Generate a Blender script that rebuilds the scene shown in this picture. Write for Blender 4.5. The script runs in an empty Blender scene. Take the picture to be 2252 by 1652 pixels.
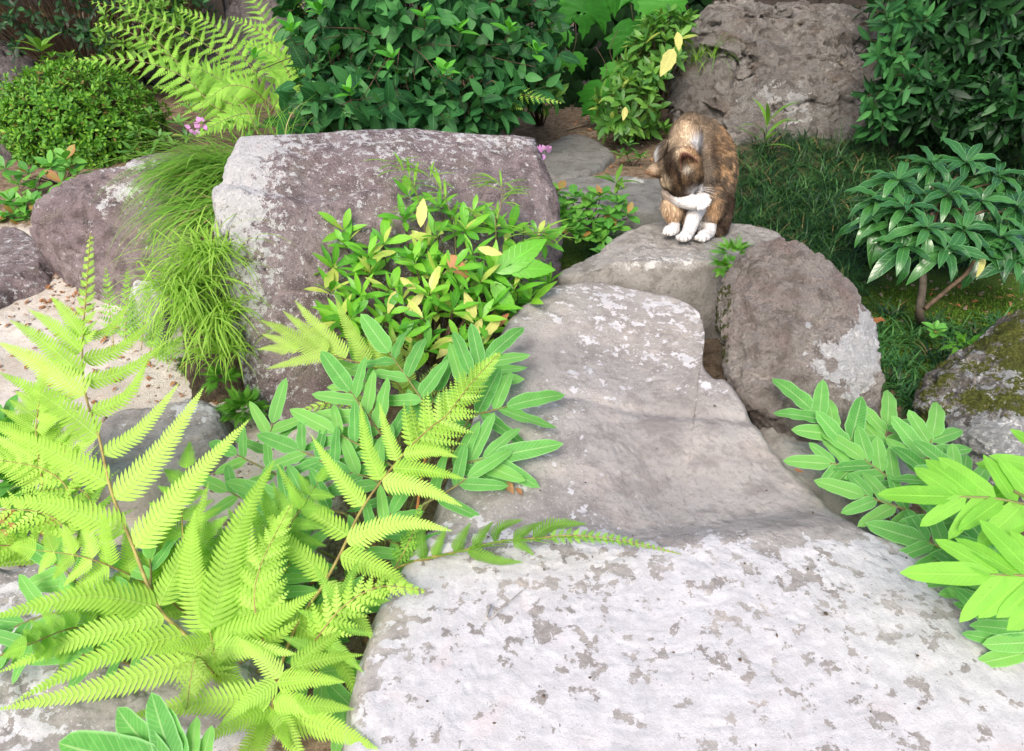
import bpy, math, random
import numpy as np
from mathutils import Vector, Matrix

random.seed(7); np.random.seed(7)
R = math.radians
sc = bpy.context.scene
COL = sc.collection

# ---------------------------------------------------------------- camera, sky, sun, exposure
W0, H0 = 2252.0, 1652.0
LENS = 26.0
PITCH = R(33.0)
CAMZ = 0.95
cam = bpy.data.cameras.new("camera"); camo = bpy.data.objects.new("camera", cam); COL.objects.link(camo)
camo.location = (0, 0, CAMZ); camo.rotation_euler = (R(90) - PITCH, 0, 0)
cam.lens = LENS; cam.sensor_width = 36; cam.clip_start = 0.02; cam.clip_end = 400
cam.dof.use_dof = True; cam.dof.focus_distance = 1.75; cam.dof.aperture_fstop = 13.0
sc.camera = camo
world = bpy.data.worlds.new("World"); sc.world = world; world.use_nodes = True
wn = world.node_tree.nodes; wl = world.node_tree.links
for n in list(wn): wn.remove(n)
sky = wn.new("ShaderNodeTexSky"); sky.sky_type = 'NISHITA'; sky.sun_disc = False
SUN_EL, SUN_AZ = 46.0, 200.0      # azimuth measured clockwise from +Y
sky.sun_elevation = R(SUN_EL); sky.sun_rotation = R(SUN_AZ)
sky.air_density = 1.0; sky.dust_density = 4.0; sky.ozone_density = 0.6
bg = wn.new("ShaderNodeBackground"); bg.inputs['Strength'].default_value = 0.14
wo = wn.new("ShaderNodeOutputWorld")
wl.new(sky.outputs[0], bg.inputs['Color']); wl.new(bg.outputs[0], wo.inputs['Surface'])
sl = bpy.data.lights.new("sun", 'SUN'); sl.energy = 1.5; sl.angle = R(28); sl.color = (1.0, 0.95, 0.86)
so = bpy.data.objects.new("sun", sl); COL.objects.link(so)
az = R(SUN_AZ); el = R(SUN_EL)
sdir = Vector((math.sin(az) * math.cos(el), math.cos(az) * math.cos(el), math.sin(el)))
so.location = sdir * 20; so.rotation_euler = sdir.to_track_quat('Z', 'Y').to_euler()
sc.view_settings.view_transform = 'Standard'; sc.view_settings.look = 'None'
sc.view_settings.exposure = 1.08; sc.view_settings.gamma = 1.0
sc.view_settings.use_curve_mapping = False

# ---------------------------------------------------------------- helpers: places
FP = W0 * LENS / 36.0
SP, CP = math.sin(PITCH), math.cos(PITCH)
def ray(u, v):
    a = (u - W0 / 2) / FP; b = (H0 / 2 - v) / FP
    return np.array([a, CP + b * SP, -SP + b * CP])
def PX(u, v, d):
    return ray(u, v) * d + np.array([0, 0, CAMZ])
def PZ(u, v, z):
    r = ray(u, v); return PX(u, v, (z - CAMZ) / r[2])
def proj(P):
    P = np.atleast_2d(P); x = P[:, 0]; y = P[:, 1]; z = P[:, 2] - CAMZ
    d = y * CP - z * SP; up = y * SP + z * CP; d = np.maximum(d, 1e-3)
    return W0 / 2 + FP * x / d, H0 / 2 - FP * up / d, d
def sstep(a, b, x):
    t = np.clip((np.asarray(x, float) - a) / (b - a), 0, 1); return t * t * (3 - 2 * t)

# ---------------------------------------------------------------- helpers: noise
_rs = np.random.RandomState(11)
_perm = _rs.permutation(256); _perm = np.concatenate([_perm, _perm, _perm])
_g = _rs.normal(size=(256, 3)); _g /= np.linalg.norm(_g, axis=1)[:, None]
def perlin(P):
    P = np.asarray(P, float); I = np.floor(P).astype(int); F = P - I; I &= 255
    w = F * F * F * (F * (F * 6 - 15) + 10)
    out = 0
    for dx in (0, 1):
        for dy in (0, 1):
            for dz in (0, 1):
                h = _perm[_perm[_perm[(I[:, 0] + dx) & 255] + ((I[:, 1] + dy) & 255)] + ((I[:, 2] + dz) & 255)]
                g = _g[h & 255]
                dd = (F - np.array([dx, dy, dz])); n = (g * dd).sum(1)
                out = out + n * (w[:, 0] if dx else 1 - w[:, 0]) * (w[:, 1] if dy else 1 - w[:, 1]) * (w[:, 2] if dz else 1 - w[:, 2])
    return out * 1.5
def fbm(P, f=1.0, o=4, seed=0.0, gain=.5, ridge=False):
    P = np.asarray(P, float) * f + seed * 17.31; a = 1.0; s = 0; t = 0
    for i in range(o):
        n = perlin(P)
        if ridge: n = 1 - 2 * np.abs(n)
        s = s + a * n; t += a; a *= gain; P = P * 2.03 + 5.7
    return s / t

def catmull(pts, n, closed=False):
    pts = np.asarray(pts, float); m = len(pts)
    if closed:
        t = np.linspace(0, m, n, endpoint=False)
    else:
        t = np.linspace(0, m - 1, n)
    i = np.floor(t).astype(int)
    if not closed: i = np.minimum(i, m - 2)
    f = (t - i)[:, None]
    if closed:
        p0, p1, p2, p3 = pts[(i - 1) % m], pts[i % m], pts[(i + 1) % m], pts[(i + 2) % m]
    else:
        p0, p1, p2, p3 = pts[np.maximum(i - 1, 0)], pts[i], pts[i + 1], pts[np.minimum(i + 2, m - 1)]
    return .5 * ((2 * p1) + (-p0 + p2) * f + (2 * p0 - 5 * p1 + 4 * p2 - p3) * f * f + (-p0 + 3 * p1 - 3 * p2 + p3) * f ** 3)
def nrm(v):
    v = np.asarray(v, float); return v / max(1e-9, np.linalg.norm(v))

# ---------------------------------------------------------------- helpers: objects
def mk_mesh(name, verts, faces, mat=None, smooth=True, attrs=None, cols=None):
    me = bpy.data.meshes.new(name)
    me.from_pydata([tuple(v) for v in np.asarray(verts, float)], [], [tuple(f) for f in faces] if not isinstance(faces, list) else faces)
    if smooth and len(me.polygons): me.polygons.foreach_set('use_smooth', [True] * len(me.polygons))
    if mat: me.materials.append(mat)
    for k, a in (attrs or {}).items():
        a = np.asarray(a, np.float32)
        if a.ndim == 1:
            at = me.attributes.new(k, 'FLOAT', 'POINT'); at.data.foreach_set('value', a)
        else:
            at = me.attributes.new(k, 'FLOAT_VECTOR', 'POINT'); at.data.foreach_set('vector', a.ravel())
    me.update(); return me
def fast_mesh(name, verts, quads, mat=None, smooth=True, attrs=None):
    """quads: (N,4) or (N,3) int array"""
    me = bpy.data.meshes.new(name)
    verts = np.asarray(verts, np.float32); quads = np.asarray(quads, np.int32); k = quads.shape[1]
    me.vertices.add(len(verts)); me.vertices.foreach_set('co', verts.ravel())
    me.loops.add(quads.size); me.loops.foreach_set('vertex_index', quads.ravel())
    me.polygons.add(len(quads)); me.polygons.foreach_set('loop_start', np.arange(0, quads.size, k, dtype=np.int32))
    me.polygons.foreach_set('use_smooth', np.full(len(quads), smooth))
    me.update(calc_edges=True); me.validate()
    if mat: me.materials.append(mat)
    for kk, a in (attrs or {}).items():
        a = np.asarray(a, np.float32)
        if a.ndim == 1:
            at = me.attributes.new(kk, 'FLOAT', 'POINT'); at.data.foreach_set('value', a)
        else:
            at = me.attributes.new(kk, 'FLOAT_VECTOR', 'POINT'); at.data.foreach_set('vector', a.ravel())
    return me
def link(name, me, parent=None, kind=None, label=None):
    o = bpy.data.objects.new(name, me); COL.objects.link(o)
    if parent is not None: o.parent = parent
    if kind: o['kind'] = kind
    if label: o['label'] = label
    return o
def tag(o, label, cat, group=None):
    o['label'] = label; o['category'] = cat
    if group: o['group'] = group
    return o
def thing(name, label, cat, loc=(0, 0, 0), group=None):
    o = bpy.data.objects.new(name, None); COL.objects.link(o)
    o.location = tuple(float(c) for c in loc); o.empty_display_size = .05
    return tag(o, label, cat, group)
def off(t):
    return np.array(t.location)

def grid_faces(nu, nv, closed_u=False, base=0):
    """vertex index = i*nu + j, i rows (nv), j cols (nu)"""
    i = np.arange(nv - 1)[:, None]; j = np.arange(nu if closed_u else nu - 1)[None, :]
    j2 = (j + 1) % nu
    a = i * nu + j; b = i * nu + j2; c = (i + 1) * nu + j2; d = (i + 1) * nu + j
    return np.stack([a, b, c, d], -1).reshape(-1, 4) + base
def tube(pts, r0, r1, seg=6, n=None):
    pts = np.asarray(pts, float)
    if n: pts = catmull(pts, n)
    n = len(pts); T = np.gradient(pts, axis=0); T /= np.maximum(np.linalg.norm(T, axis=1), 1e-9)[:, None]
    ref = np.array([0.31, 0.17, 0.93]) if abs(T[0][2]) < .9 else np.array([1., 0, 0])
    A = np.cross(T, ref); A /= np.maximum(np.linalg.norm(A, axis=1), 1e-9)[:, None]; B = np.cross(T, A)
    rr = np.linspace(r0, r1, n)[:, None, None]; th = np.linspace(0, 2 * np.pi, seg, endpoint=False)
    V = pts[:, None, :] + rr * (A[:, None, :] * np.cos(th)[None, :, None] + B[:, None, :] * np.sin(th)[None, :, None])
    return V.reshape(-1, 3), grid_faces(seg, n, True)
class Acc:
    """collects quads into one mesh"""
    def __init__(s): s.v = []; s.f = []; s.a = {}; s.n = 0
    def add(s, V, F, **at):
        s.v.append(V); s.f.append(np.asarray(F) + s.n); s.n += len(V)
        for k, a in at.items(): s.a.setdefault(k, []).append(a)
    def mesh(s, name, mat, smooth=True, shift=None):
        V = np.concatenate(s.v); F = np.concatenate(s.f)
        if shift is not None: V = V - shift
        return fast_mesh(name, V, F, mat, smooth, {k: np.concatenate(a) for k, a in s.a.items()})

# ---------------------------------------------------------------- materials
class NT:
    def __init__(s, name):
        s.m = bpy.data.materials.new(name); s.m.use_nodes = True; s.t = s.m.node_tree
        for n in list(s.t.nodes): s.t.nodes.remove(n)
        s.out = s.n('ShaderNodeOutputMaterial')
    def n(s, k, **kw):
        n = s.t.nodes.new(k)
        for a, b in kw.items():
            if hasattr(n, a): setattr(n, a, b)
            else: n.inputs[a].default_value = b
        return n
    def l(s, a, b): s.t.links.new(a, b)
    def set(s, sock, v):
        if hasattr(v, 'is_output') or isinstance(v, bpy.types.NodeSocket): s.l(v, sock)
        else: sock.default_value = v
    def noise(s, vec, scale, detail=4, rough=.55, dist=0.0):
        n = s.n('ShaderNodeTexNoise'); n.inputs['Scale'].default_value = scale; n.inputs['Detail'].default_value = detail
        n.inputs['Roughness'].default_value = rough; n.inputs['Distortion'].default_value = dist
        if vec is not None: s.l(vec, n.inputs['Vector'])
        return n.outputs['Fac']
    def vor(s, vec, scale, feature='F1', out='Distance', rnd=1.0):
        n = s.n('ShaderNodeTexVoronoi'); n.feature = feature; n.inputs['Scale'].default_value = scale
        n.inputs['Randomness'].default_value = rnd
        if vec is not None: s.l(vec, n.inputs['Vector'])
        return n.outputs[out]
    def math(s, op, a, b=0.0, c=0.0, clamp=False):
        n = s.n('ShaderNodeMath'); n.operation = op; n.use_clamp = clamp
        s.set(n.inputs[0], a); s.set(n.inputs[1], b); s.set(n.inputs[2], c); return n.outputs[0]
    def ss(s, a, b, x):
        n = s.n('ShaderNodeMapRange'); n.interpolation_type = 'SMOOTHSTEP'
        s.set(n.inputs['Value'], x); s.set(n.inputs['From Min'], a); s.set(n.inputs['From Max'], b); return n.outputs[0]
    def mix(s, f, a, b, mode='MIX'):
        n = s.n('ShaderNodeMix'); n.data_type = 'RGBA'; n.blend_type = mode
        s.set(n.inputs[0], f)
        for k, v in ((6, a), (7, b)):
            if isinstance(v, (tuple, list)): v = tuple(v) + ((1,) if len(v) == 3 else ())
            s.set(n.inputs[k], v)
        return n.outputs[2]
    def attr(s, name, out='Fac'):
        n = s.n('ShaderNodeAttribute'); n.attribute_name = name; return n.outputs[out]
    def pos(s):
        n = s.n('ShaderNodeNewGeometry'); return n
    def bump(s, h, strength=.5, dist=.01, prev=None):
        n = s.n('ShaderNodeBump'); n.inputs['Strength'].default_value = strength; n.inputs['Distance'].default_value = dist
        s.l(h, n.inputs['Height'])
        if prev is not None: s.l(prev, n.inputs['Normal'])
        return n.outputs[0]

def rock_mat(name, c1, c2, dark, lich, cov, lscale=1.0, moss=None, mosscov=0.0, speck=.5, warm=None, bumpk=1.0, use_attr=True, rough=.88, fray=.10):
    """cov = lichen level 0..1; vertex attribute 'lich' is added to it (where crusts really grow on this stone)"""
    t = NT(name); geo = t.pos(); P = geo.outputs['Position']
    n1 = t.noise(P, 4.5, 6, .6, .4); n2 = t.noise(P, 23, 6, .62, .3); n3 = t.noise(P, 130, 5, .7); n4 = t.noise(P, 520, 3, .7)
    base = t.mix(t.ss(.36, .64, n1), c1, c2)
    base = t.mix(t.math('MULTIPLY', t.ss(.47, .62, n2), .7), base, dark)
    if warm: base = t.mix(t.math('MULTIPLY', t.ss(.52, .7, t.noise(P, 9, 4, .6)), .6), base, warm)
    base = t.mix(t.math('MULTIPLY', t.ss(.52, .64, n3), .6), base, dark)
    base = t.mix(t.math('MULTIPLY', t.ss(.55, .75, n4), .4), base, tuple(min(1, c * 1.7) for c in c1))
    # crustose lichen: crisp-edged islands at two scales
    la = t.math('ADD', t.attr('lich'), cov) if use_attr else cov
    wv = t.n('ShaderNodeVectorMath'); wv.operation = 'ADD'
    dn = t.n('ShaderNodeTexNoise'); dn.inputs['Scale'].default_value = 60 * lscale; dn.inputs['Detail'].default_value = 3
    t.l(P, dn.inputs['Vector'])
    sc1 = t.n('ShaderNodeVectorMath'); sc1.operation = 'SCALE'; sc1.inputs['Scale'].default_value = .012 / lscale
    t.l(dn.outputs['Color'], sc1.inputs[0]); t.l(P, wv.inputs[0]); t.l(sc1.outputs[0], wv.inputs[1]); PW = wv.outputs[0]
    na = t.noise(PW, 34 * lscale, 3, .55); nb = t.noise(PW, 85 * lscale, 4, .65); nv = t.vor(PW, 48 * lscale)
    f = t.math('ADD', t.math('MULTIPLY', na, .62), t.math('MULTIPLY', nb, .38))
    f = t.math('ADD', f, t.math('MULTIPLY', t.math('SUBTRACT', .42, nv), .10))
    thr = t.math('SUBTRACT', 1.0, t.math('ADD', t.math('MULTIPLY', la, .50), .22))
    f = t.math('ADD', f, t.math('MULTIPLY', t.math('SUBTRACT', t.noise(P, 260 * lscale, 3, .65), .5), fray))
    lm = t.ss(0.0, .018, t.math('SUBTRACT', f, thr))
    lc = t.mix(t.ss(.4, .62, t.noise(P, 48, 4, .6)), tuple(c * .86 for c in lich), lich)
    lc = t.mix(t.math('MULTIPLY', t.ss(.55, .7, t.noise(P, 300, 4, .7)), speck), lc, tuple(c * .62 for c in lich))
    lc = t.mix(t.math('MULTIPLY', t.ss(.6, .72, t.noise(P, 14, 3, .6)), .5), lc, (lich[0] * .98, lich[1] * .86, lich[2] * .84))
    col = t.mix(lm, base, lc)
    # fine dusting of lichen dots
    dots = t.math('MULTIPLY', t.ss(.60, .66, t.noise(P, 210 * lscale, 3, .7)), t.ss(.1, .5, la))
    col = t.mix(t.math('MULTIPLY', dots, .8), col, lich)
    h = t.math('ADD', t.math('MULTIPLY', n2, .5), t.math('MULTIPLY', n3, .35))
    if moss:
        ma = t.math('ADD', t.attr('moss'), mosscov)
        mn = t.math('ADD', t.math('MULTIPLY', t.noise(P, 26, 5, .65), .6), t.math('MULTIPLY', t.noise(P, 120, 3, .6), .4))
        mm = t.ss(0, .05, t.math('SUBTRACT', mn, t.math('SUBTRACT', .85, t.math('MULTIPLY', ma, .7))))
        mc = t.mix(t.ss(.35, .65, t.noise(P, 220, 3, .6)), tuple(c * .45 for c in moss), moss)
        col = t.mix(mm, col, mc); h = t.math('ADD', h, t.math('MULTIPLY', t.math('MULTIPLY', mm, t.noise(P, 350, 2, .6)), .8))
    b = t.bump(h, min(1, .7 * bumpk), .02 * bumpk)
    b = t.bump(t.math('ADD', n4, t.math('MULTIPLY', lm, .3)), .45 * bumpk, .002, b)
    p = t.n('ShaderNodeBsdfPrincipled'); t.l(col, p.inputs['Base Color']); p.inputs['Roughness'].default_value = rough
    p.inputs['Specular IOR Level'].default_value = .25; t.l(b, p.inputs['Normal']); t.l(p.outputs[0], t.out.inputs[0])
    return t.m

def leaf_mat(name, c_dark, c_mid, c_light, trans=.35, rough=.42, vein=.5, veincol=None, spec=.4, odd=None, oddfrac=0.0, sideveins=9.0, edge=None):
    t = NT(name); oi = t.n('ShaderNodeObjectInfo')
    rnd = t.math('FRACT', t.math('ADD', oi.outputs['Random'], t.attr('rnd')))
    cr = t.n('ShaderNodeValToRGB'); e = cr.color_ramp.elements
    e[0].color = tuple(c_dark) + (1,); e[0].position = 0; e[1].color = tuple(c_light) + (1,); e[1].position = 1
    k = cr.color_ramp.elements.new(.5); k.color = tuple(c_mid) + (1,)
    t.l(rnd, cr.inputs[0]); col = cr.outputs[0]
    if odd is not None:
        r2 = t.math('FRACT', t.math('MULTIPLY', rnd, 37.7))
        sep0 = t.n('ShaderNodeSeparateXYZ'); t.l(t.attr('lf', 'Vector'), sep0.inputs[0])
        col = t.mix(t.math('LESS_THAN', r2, oddfrac), col, odd)
    geo = t.pos(); P = geo.outputs['Position']
    col = t.mix(t.math('MULTIPLY', t.ss(.4, .7, t.noise(P, 40, 3, .6)), .35), col, tuple(min(1, c * 1.35) for c in c_mid))
    col = t.mix(t.math('MULTIPLY', t.ss(.69, .73, t.noise(P, 170, 2, .6)), .5), col, tuple(c * .5 + k for c, k in zip(c_mid, (.05, .025, .004))))
    sep = t.n('ShaderNodeSeparateXYZ'); t.l(t.attr('lf', 'Vector'), sep.inputs[0])
    ax = t.math('ABSOLUTE', sep.outputs[0]); vc = veincol or tuple(min(1, c * 1.9 + .02) for c in c_mid)
    mid = t.math('SUBTRACT', 1.0, t.ss(.0, .13, ax))
    sv = t.math('SINE', t.math('MULTIPLY', t.math('SUBTRACT', sep.outputs[1], t.math('MULTIPLY', ax, .16)), sideveins * 6.283))
    sv = t.math('MULTIPLY', t.ss(.75, 1.0, sv), .38)
    vm = t.math('MULTIPLY', t.math('MAXIMUM', mid, sv), vein)
    col = t.mix(vm, col, vc)
    if edge: col = t.mix(t.math('MULTIPLY', t.ss(.82, .97, ax), .8), col, edge)
    b = t.bump(t.math('ADD', sv, mid), .35, .002)
    p = t.n('ShaderNodeBsdfPrincipled'); t.l(col, p.inputs['Base Color']); p.inputs['Roughness'].default_value = rough
    p.inputs['Specular IOR Level'].default_value = spec; t.l(b, p.inputs['Normal'])
    tr = t.n('ShaderNodeBsdfTranslucent'); t.l(t.mix(.6, col, (1.0, 1.0, .25), 'MULTIPLY'), tr.inputs['Color'])
    tc = t.mix(1.0, col, (1.35, 1.45, .55), 'MULTIPLY'); t.l(tc, tr.inputs['Color'])
    ms = t.n('ShaderNodeMixShader'); ms.inputs[0].default_value = trans
    t.l(p.outputs[0], ms.inputs[1]); t.l(tr.outputs[0], ms.inputs[2]); t.l(ms.outputs[0], t.out.inputs[0])
    return t.m

def plain_mat(name, c, c2=None, rough=.7, scale=60, bump=.3, spec=.3, trans=0):
    t = NT(name); P = t.pos().outputs['Position']
    n = t.noise(P, scale, 4, .6); col = t.mix(t.ss(.35, .65, n), c, c2 or tuple(x * .6 for x in c))
    p = t.n('ShaderNodeBsdfPrincipled'); t.l(col, p.inputs['Base Color']); p.inputs['Roughness'].default_value = rough
    p.inputs['Specular IOR Level'].default_value = spec; t.l(t.bump(n, bump, .004), p.inputs['Normal'])
    if trans:
        tr = t.n('ShaderNodeBsdfTranslucent'); t.l(col, tr.inputs['Color']); ms = t.n('ShaderNodeMixShader'); ms.inputs[0].default_value = trans
        t.l(p.outputs[0], ms.inputs[1]); t.l(tr.outputs[0], ms.inputs[2]); t.l(ms.outputs[0], t.out.inputs[0])
    else: t.l(p.outputs[0], t.out.inputs[0])
    return t.m

def ground_mat():
    t = NT('ground_soil'); P = t.pos().outputs['Position']
    n1 = t.noise(P, 6, 5, .6); n2 = t.noise(P, 45, 5, .65); n3 = t.noise(P, 220, 4, .7)
    soil = t.mix(t.ss(.35, .65, n2), (.10, .07, .045), (.21, .155, .105))
    soil = t.mix(t.math('MULTIPLY', t.ss(.55, .7, n3), .7), soil, (.40, .31, .22))
    sand = t.mix(t.ss(.38, .62, n1), (.43, .385, .33), (.55, .51, .46))
    sand = t.mix(t.math('MULTIPLY', t.ss(.52, .66, n2), .45), sand, (.34, .26, .19))
    sand = t.mix(t.math('MULTIPLY', t.ss(.56, .7, n3), .5), sand, (.70, .64, .58))
    sm = t.ss(.35, .65, t.math('ADD', t.attr('sand'), t.math('MULTIPLY', t.math('SUBTRACT', n2, .5), .7)))
    col = t.mix(sm, soil, sand)
    moss = t.mix(t.ss(.35, .65, n3), (.03, .06, .010), (.085, .15, .022))
    moss = t.mix(t.math('MULTIPLY', t.ss(.5, .7, n2), .6), moss, (.10, .085, .035))
    mm = t.ss(.42, .58, t.math('ADD', t.attr('moss'), t.math('MULTIPLY', t.math('SUBTRACT', n2, .5), .9)))
    col = t.mix(mm, col, moss)
    h = t.math('ADD', t.math('MULTIPLY', n2, .6), t.math('MULTIPLY', n3, .5))
    p = t.n('ShaderNodeBsdfPrincipled'); t.l(col, p.inputs['Base Color']); p.inputs['Roughness'].default_value = .95
    p.inputs['Specular IOR Level'].default_value = .1; t.l(t.bump(h, .8, .012), p.inputs['Normal']); t.l(p.outputs[0], t.out.inputs[0])
    return t.m

# ---------------------------------------------------------------- the ground
def gz0(x, y):
    x = np.asarray(x, float); y = np.asarray(y, float)
    z = 0.10 * sstep(1.9, 2.7, y) + 0.05 * sstep(.7, 1.0, x) * sstep(1.0, 1.6, y) - 0.03 * sstep(-.2, -.6, x) * (1 - sstep(1.6, 2.3, y))
    return z
def gz(x, y):
    P = np.stack([np.atleast_1d(x), np.atleast_1d(y), np.zeros_like(np.atleast_1d(x))], -1).astype(float)
    n = fbm(P, 2.2, 4) * .03 + fbm(P, 14, 3, 2) * .006
    return gz0(P[:, 0], P[:, 1]) + n
def PG(u, v):
    """point of the ground seen at (u, v)"""
    z = 0.05
    for _ in range(6):
        p = PZ(u, v, z); z = float(gz(p[0], p[1])[0])
    return PZ(u, v, z)

def build_ground():
    a = np.arange(-2.2, 2.2001, .0125); far = np.array([2.4, 2.8, 3.5, 5, 8, 14, 25, 45, 80.])
    xs = np.concatenate([-far[::-1], a, far])
    ys = np.concatenate([-far[::-1], np.array([-1.8, -1, -.4]), np.arange(0, 4.2, .0125), np.array([4.4, 4.8, 5.5, 7, 10, 16, 28, 50, 90.])])
    X, Y = np.meshgrid(xs, ys); n = X.size
    P = np.stack([X.ravel(), Y.ravel(), np.zeros(n)], -1)
    z = gz(P[:, 0], P[:, 1]) + fbm(P, 60, 3, 5) * .0035 * (np.abs(P[:, 0]) < 2.3)
    U, V, D = proj(np.stack([P[:, 0], P[:, 1], z], -1))
    front = P[:, 1] > .1
    sand = np.exp(-(((P[:, 0] + 1.25) / .75) ** 4)) * sstep(2.45, 2.15, P[:, 1]) * .95
    sand = np.maximum(sand, .9 * sstep(-.15, -.5, P[:, 0]) * sstep(1.9, 1.6, P[:, 1]))
    sand = np.maximum(sand, .38 * np.exp(-((U - 1330) / 160) ** 2 - ((V - 300) / 90) ** 2) * front)
    moss = .95 * sstep(.75, 1.0, P[:, 0]) * sstep(1.25, 1.5, P[:, 1]) * sstep(2.7, 2.3, P[:, 1])
    moss = np.maximum(moss, .9 * np.exp(-((U - 1300) / 130) ** 2 - ((V - 560) / 60) ** 2) * front)
    moss = np.maximum(moss, .7 * np.exp(-((U - 420) / 60) ** 2 - ((V - 800) / 50) ** 2) * front)
    me = fast_mesh('ground', np.stack([P[:, 0], P[:, 1], z], -1), grid_faces(len(xs), len(ys)), ground_mat(), True, {'sand': sand, 'moss': moss})
    o = link('ground', me, kind='structure'); return o
build_ground()

# ---------------------------------------------------------------- stones
def vnormals(V, F):
    n = np.zeros_like(V); a, b, c, d = (V[F[:, i]] for i in range(4))
    fn = np.cross(c - a, d - b)
    for i in range(4): np.add.at(n, F[:, i], fn)
    return n / np.maximum(np.linalg.norm(n, axis=1), 1e-12)[:, None]
def displace(V, F, amp, freq, seed, facet=0.0, ffreq=5.0, fine=.0015, strata=0.0):
    N = vnormals(V, F)
    d = fbm(V, freq, 4, seed) * amp
    if facet:
        # broken planes: nearest of random cutting planes
        rs = np.random.RandomState(int(seed * 10) + 3); c = V.mean(0); best = np.zeros(len(V))
        for k in range(14):
            n = rs.normal(size=3); n /= np.linalg.norm(n); s = (V - c) @ n
            top = np.quantile(s, .985); lim = top * (1 - facet * rs.uniform(.2, 1.0))
            ex = np.maximum(s - lim, 0); best = np.maximum(best, 0); V = V - n[None, :] * (ex * .85)[:, None]
        N = vnormals(V, F)
    d = d + fbm(V, freq * 3.3, 3, seed + 2, ridge=True) * amp * .22
    if strata:
        w = V @ nrm([.25, .2, .94]) + fbm(V, 3, 3, seed + 4) * .05
        d = d + strata * (np.abs(((w * 16) % 1) - .5) * 2 - .5) * sstep(-.1, .3, fbm(V, 4, 2, seed + 9))
        d = d - strata * 1.6 * sstep(.80, .95, fbm(V, 7, 3, seed + 6, ridge=True))
    d = d + fbm(V, freq * 14, 3, seed + 1) * fine + fbm(V, freq * 7, 3, seed + 12, ridge=True) * fine * 1.1
    d = d - np.maximum(0, fbm(V, freq * 1.6, 4, seed + 5, ridge=True) - .62) * amp * 1.6
    return V + N * d[:, None]

def slab(name, label, cat, outline, mat, zt=.12, zb=-.06, ztops=None, zc=None, bump=None, nang=260, nrad=70, amp=.006, freq=6, seed=1,
         edge=.03, rough_edge=.012, fine=.0014, lich=None, moss=None, centre=None, flare=.02, group=None, dense=False):
    """flat stone from a top outline given as pixels on its top plane"""
    pts = []
    for k, (u, v) in enumerate(outline):
        z = ztops[k] if ztops is not None else zt
        pts.append(PZ(u, v, z))
    pts = catmull(np.array(pts), nang, True)
    c = pts.mean(0) if centre is None else PZ(centre[0], centre[1], zt)
    if zc is not None: c[2] = zc
    th = np.linspace(0, 1, nang)
    nx = fbm(pts, 9, 4, seed + 7)
    out = pts - c; L = np.linalg.norm(out[:, :2], axis=1)[:, None]; dirv = out[:, :2] / L
    pts[:, :2] += dirv * (nx * rough_edge)[:, None]
    rows = []
    for r in np.linspace(0.00003, 1, nrad) ** .8:
        q = c[None, :2] + (pts[:, :2] - c[None, :2]) * r
        z = c[2] * (1 - r ** 2) + pts[:, 2] * r ** 2
        dd = (1 - r) * L[:, 0]
        z = z - edge * .45 * np.maximum(0, 1 - dd / edge) ** 2
        rows.append(np.column_stack([q, z]))
    for k in range(1, 12):
        s = k / 11.0; o_ = edge * .5 * math.sin(s * 1.57) + flare * s
        q = pts[:, :2] + dirv * (o_ * (1 + .8 * nx))[:, None]
        z = (pts[:, 2] - edge * .45) * (1 - s ** 1.3) + zb * s ** 1.3
        rows.append(np.column_stack([q, z]))
    V = np.array(rows).reshape(-1, 3); F = grid_faces(nang, len(rows), True)
    if bump is not None and nang > 500: V[:, 2] -= .0014 * sstep(.22, .42, fbm(V, 42, 3, 77)) + .0008 * sstep(.30, .5, fbm(V, 16, 3, 78))
    if bump is not None: V[:, 2] += bump(V) * sstep(zb, zt - edge, V[:, 2])
    V = displace(V, F, amp, freq, seed, fine=fine)
    U_, V_, _ = proj(V)
    at = {'lich': lich(V, U_, V_) if lich else np.zeros(len(V)), 'moss': moss(V, U_, V_) if moss else np.zeros(len(V))}
    o = c.copy(); o[2] = zb
    ob = link(name, fast_mesh(name, V - o, F, mat, True, at)); ob.location = o
    return tag(ob, label, cat, group)

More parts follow.
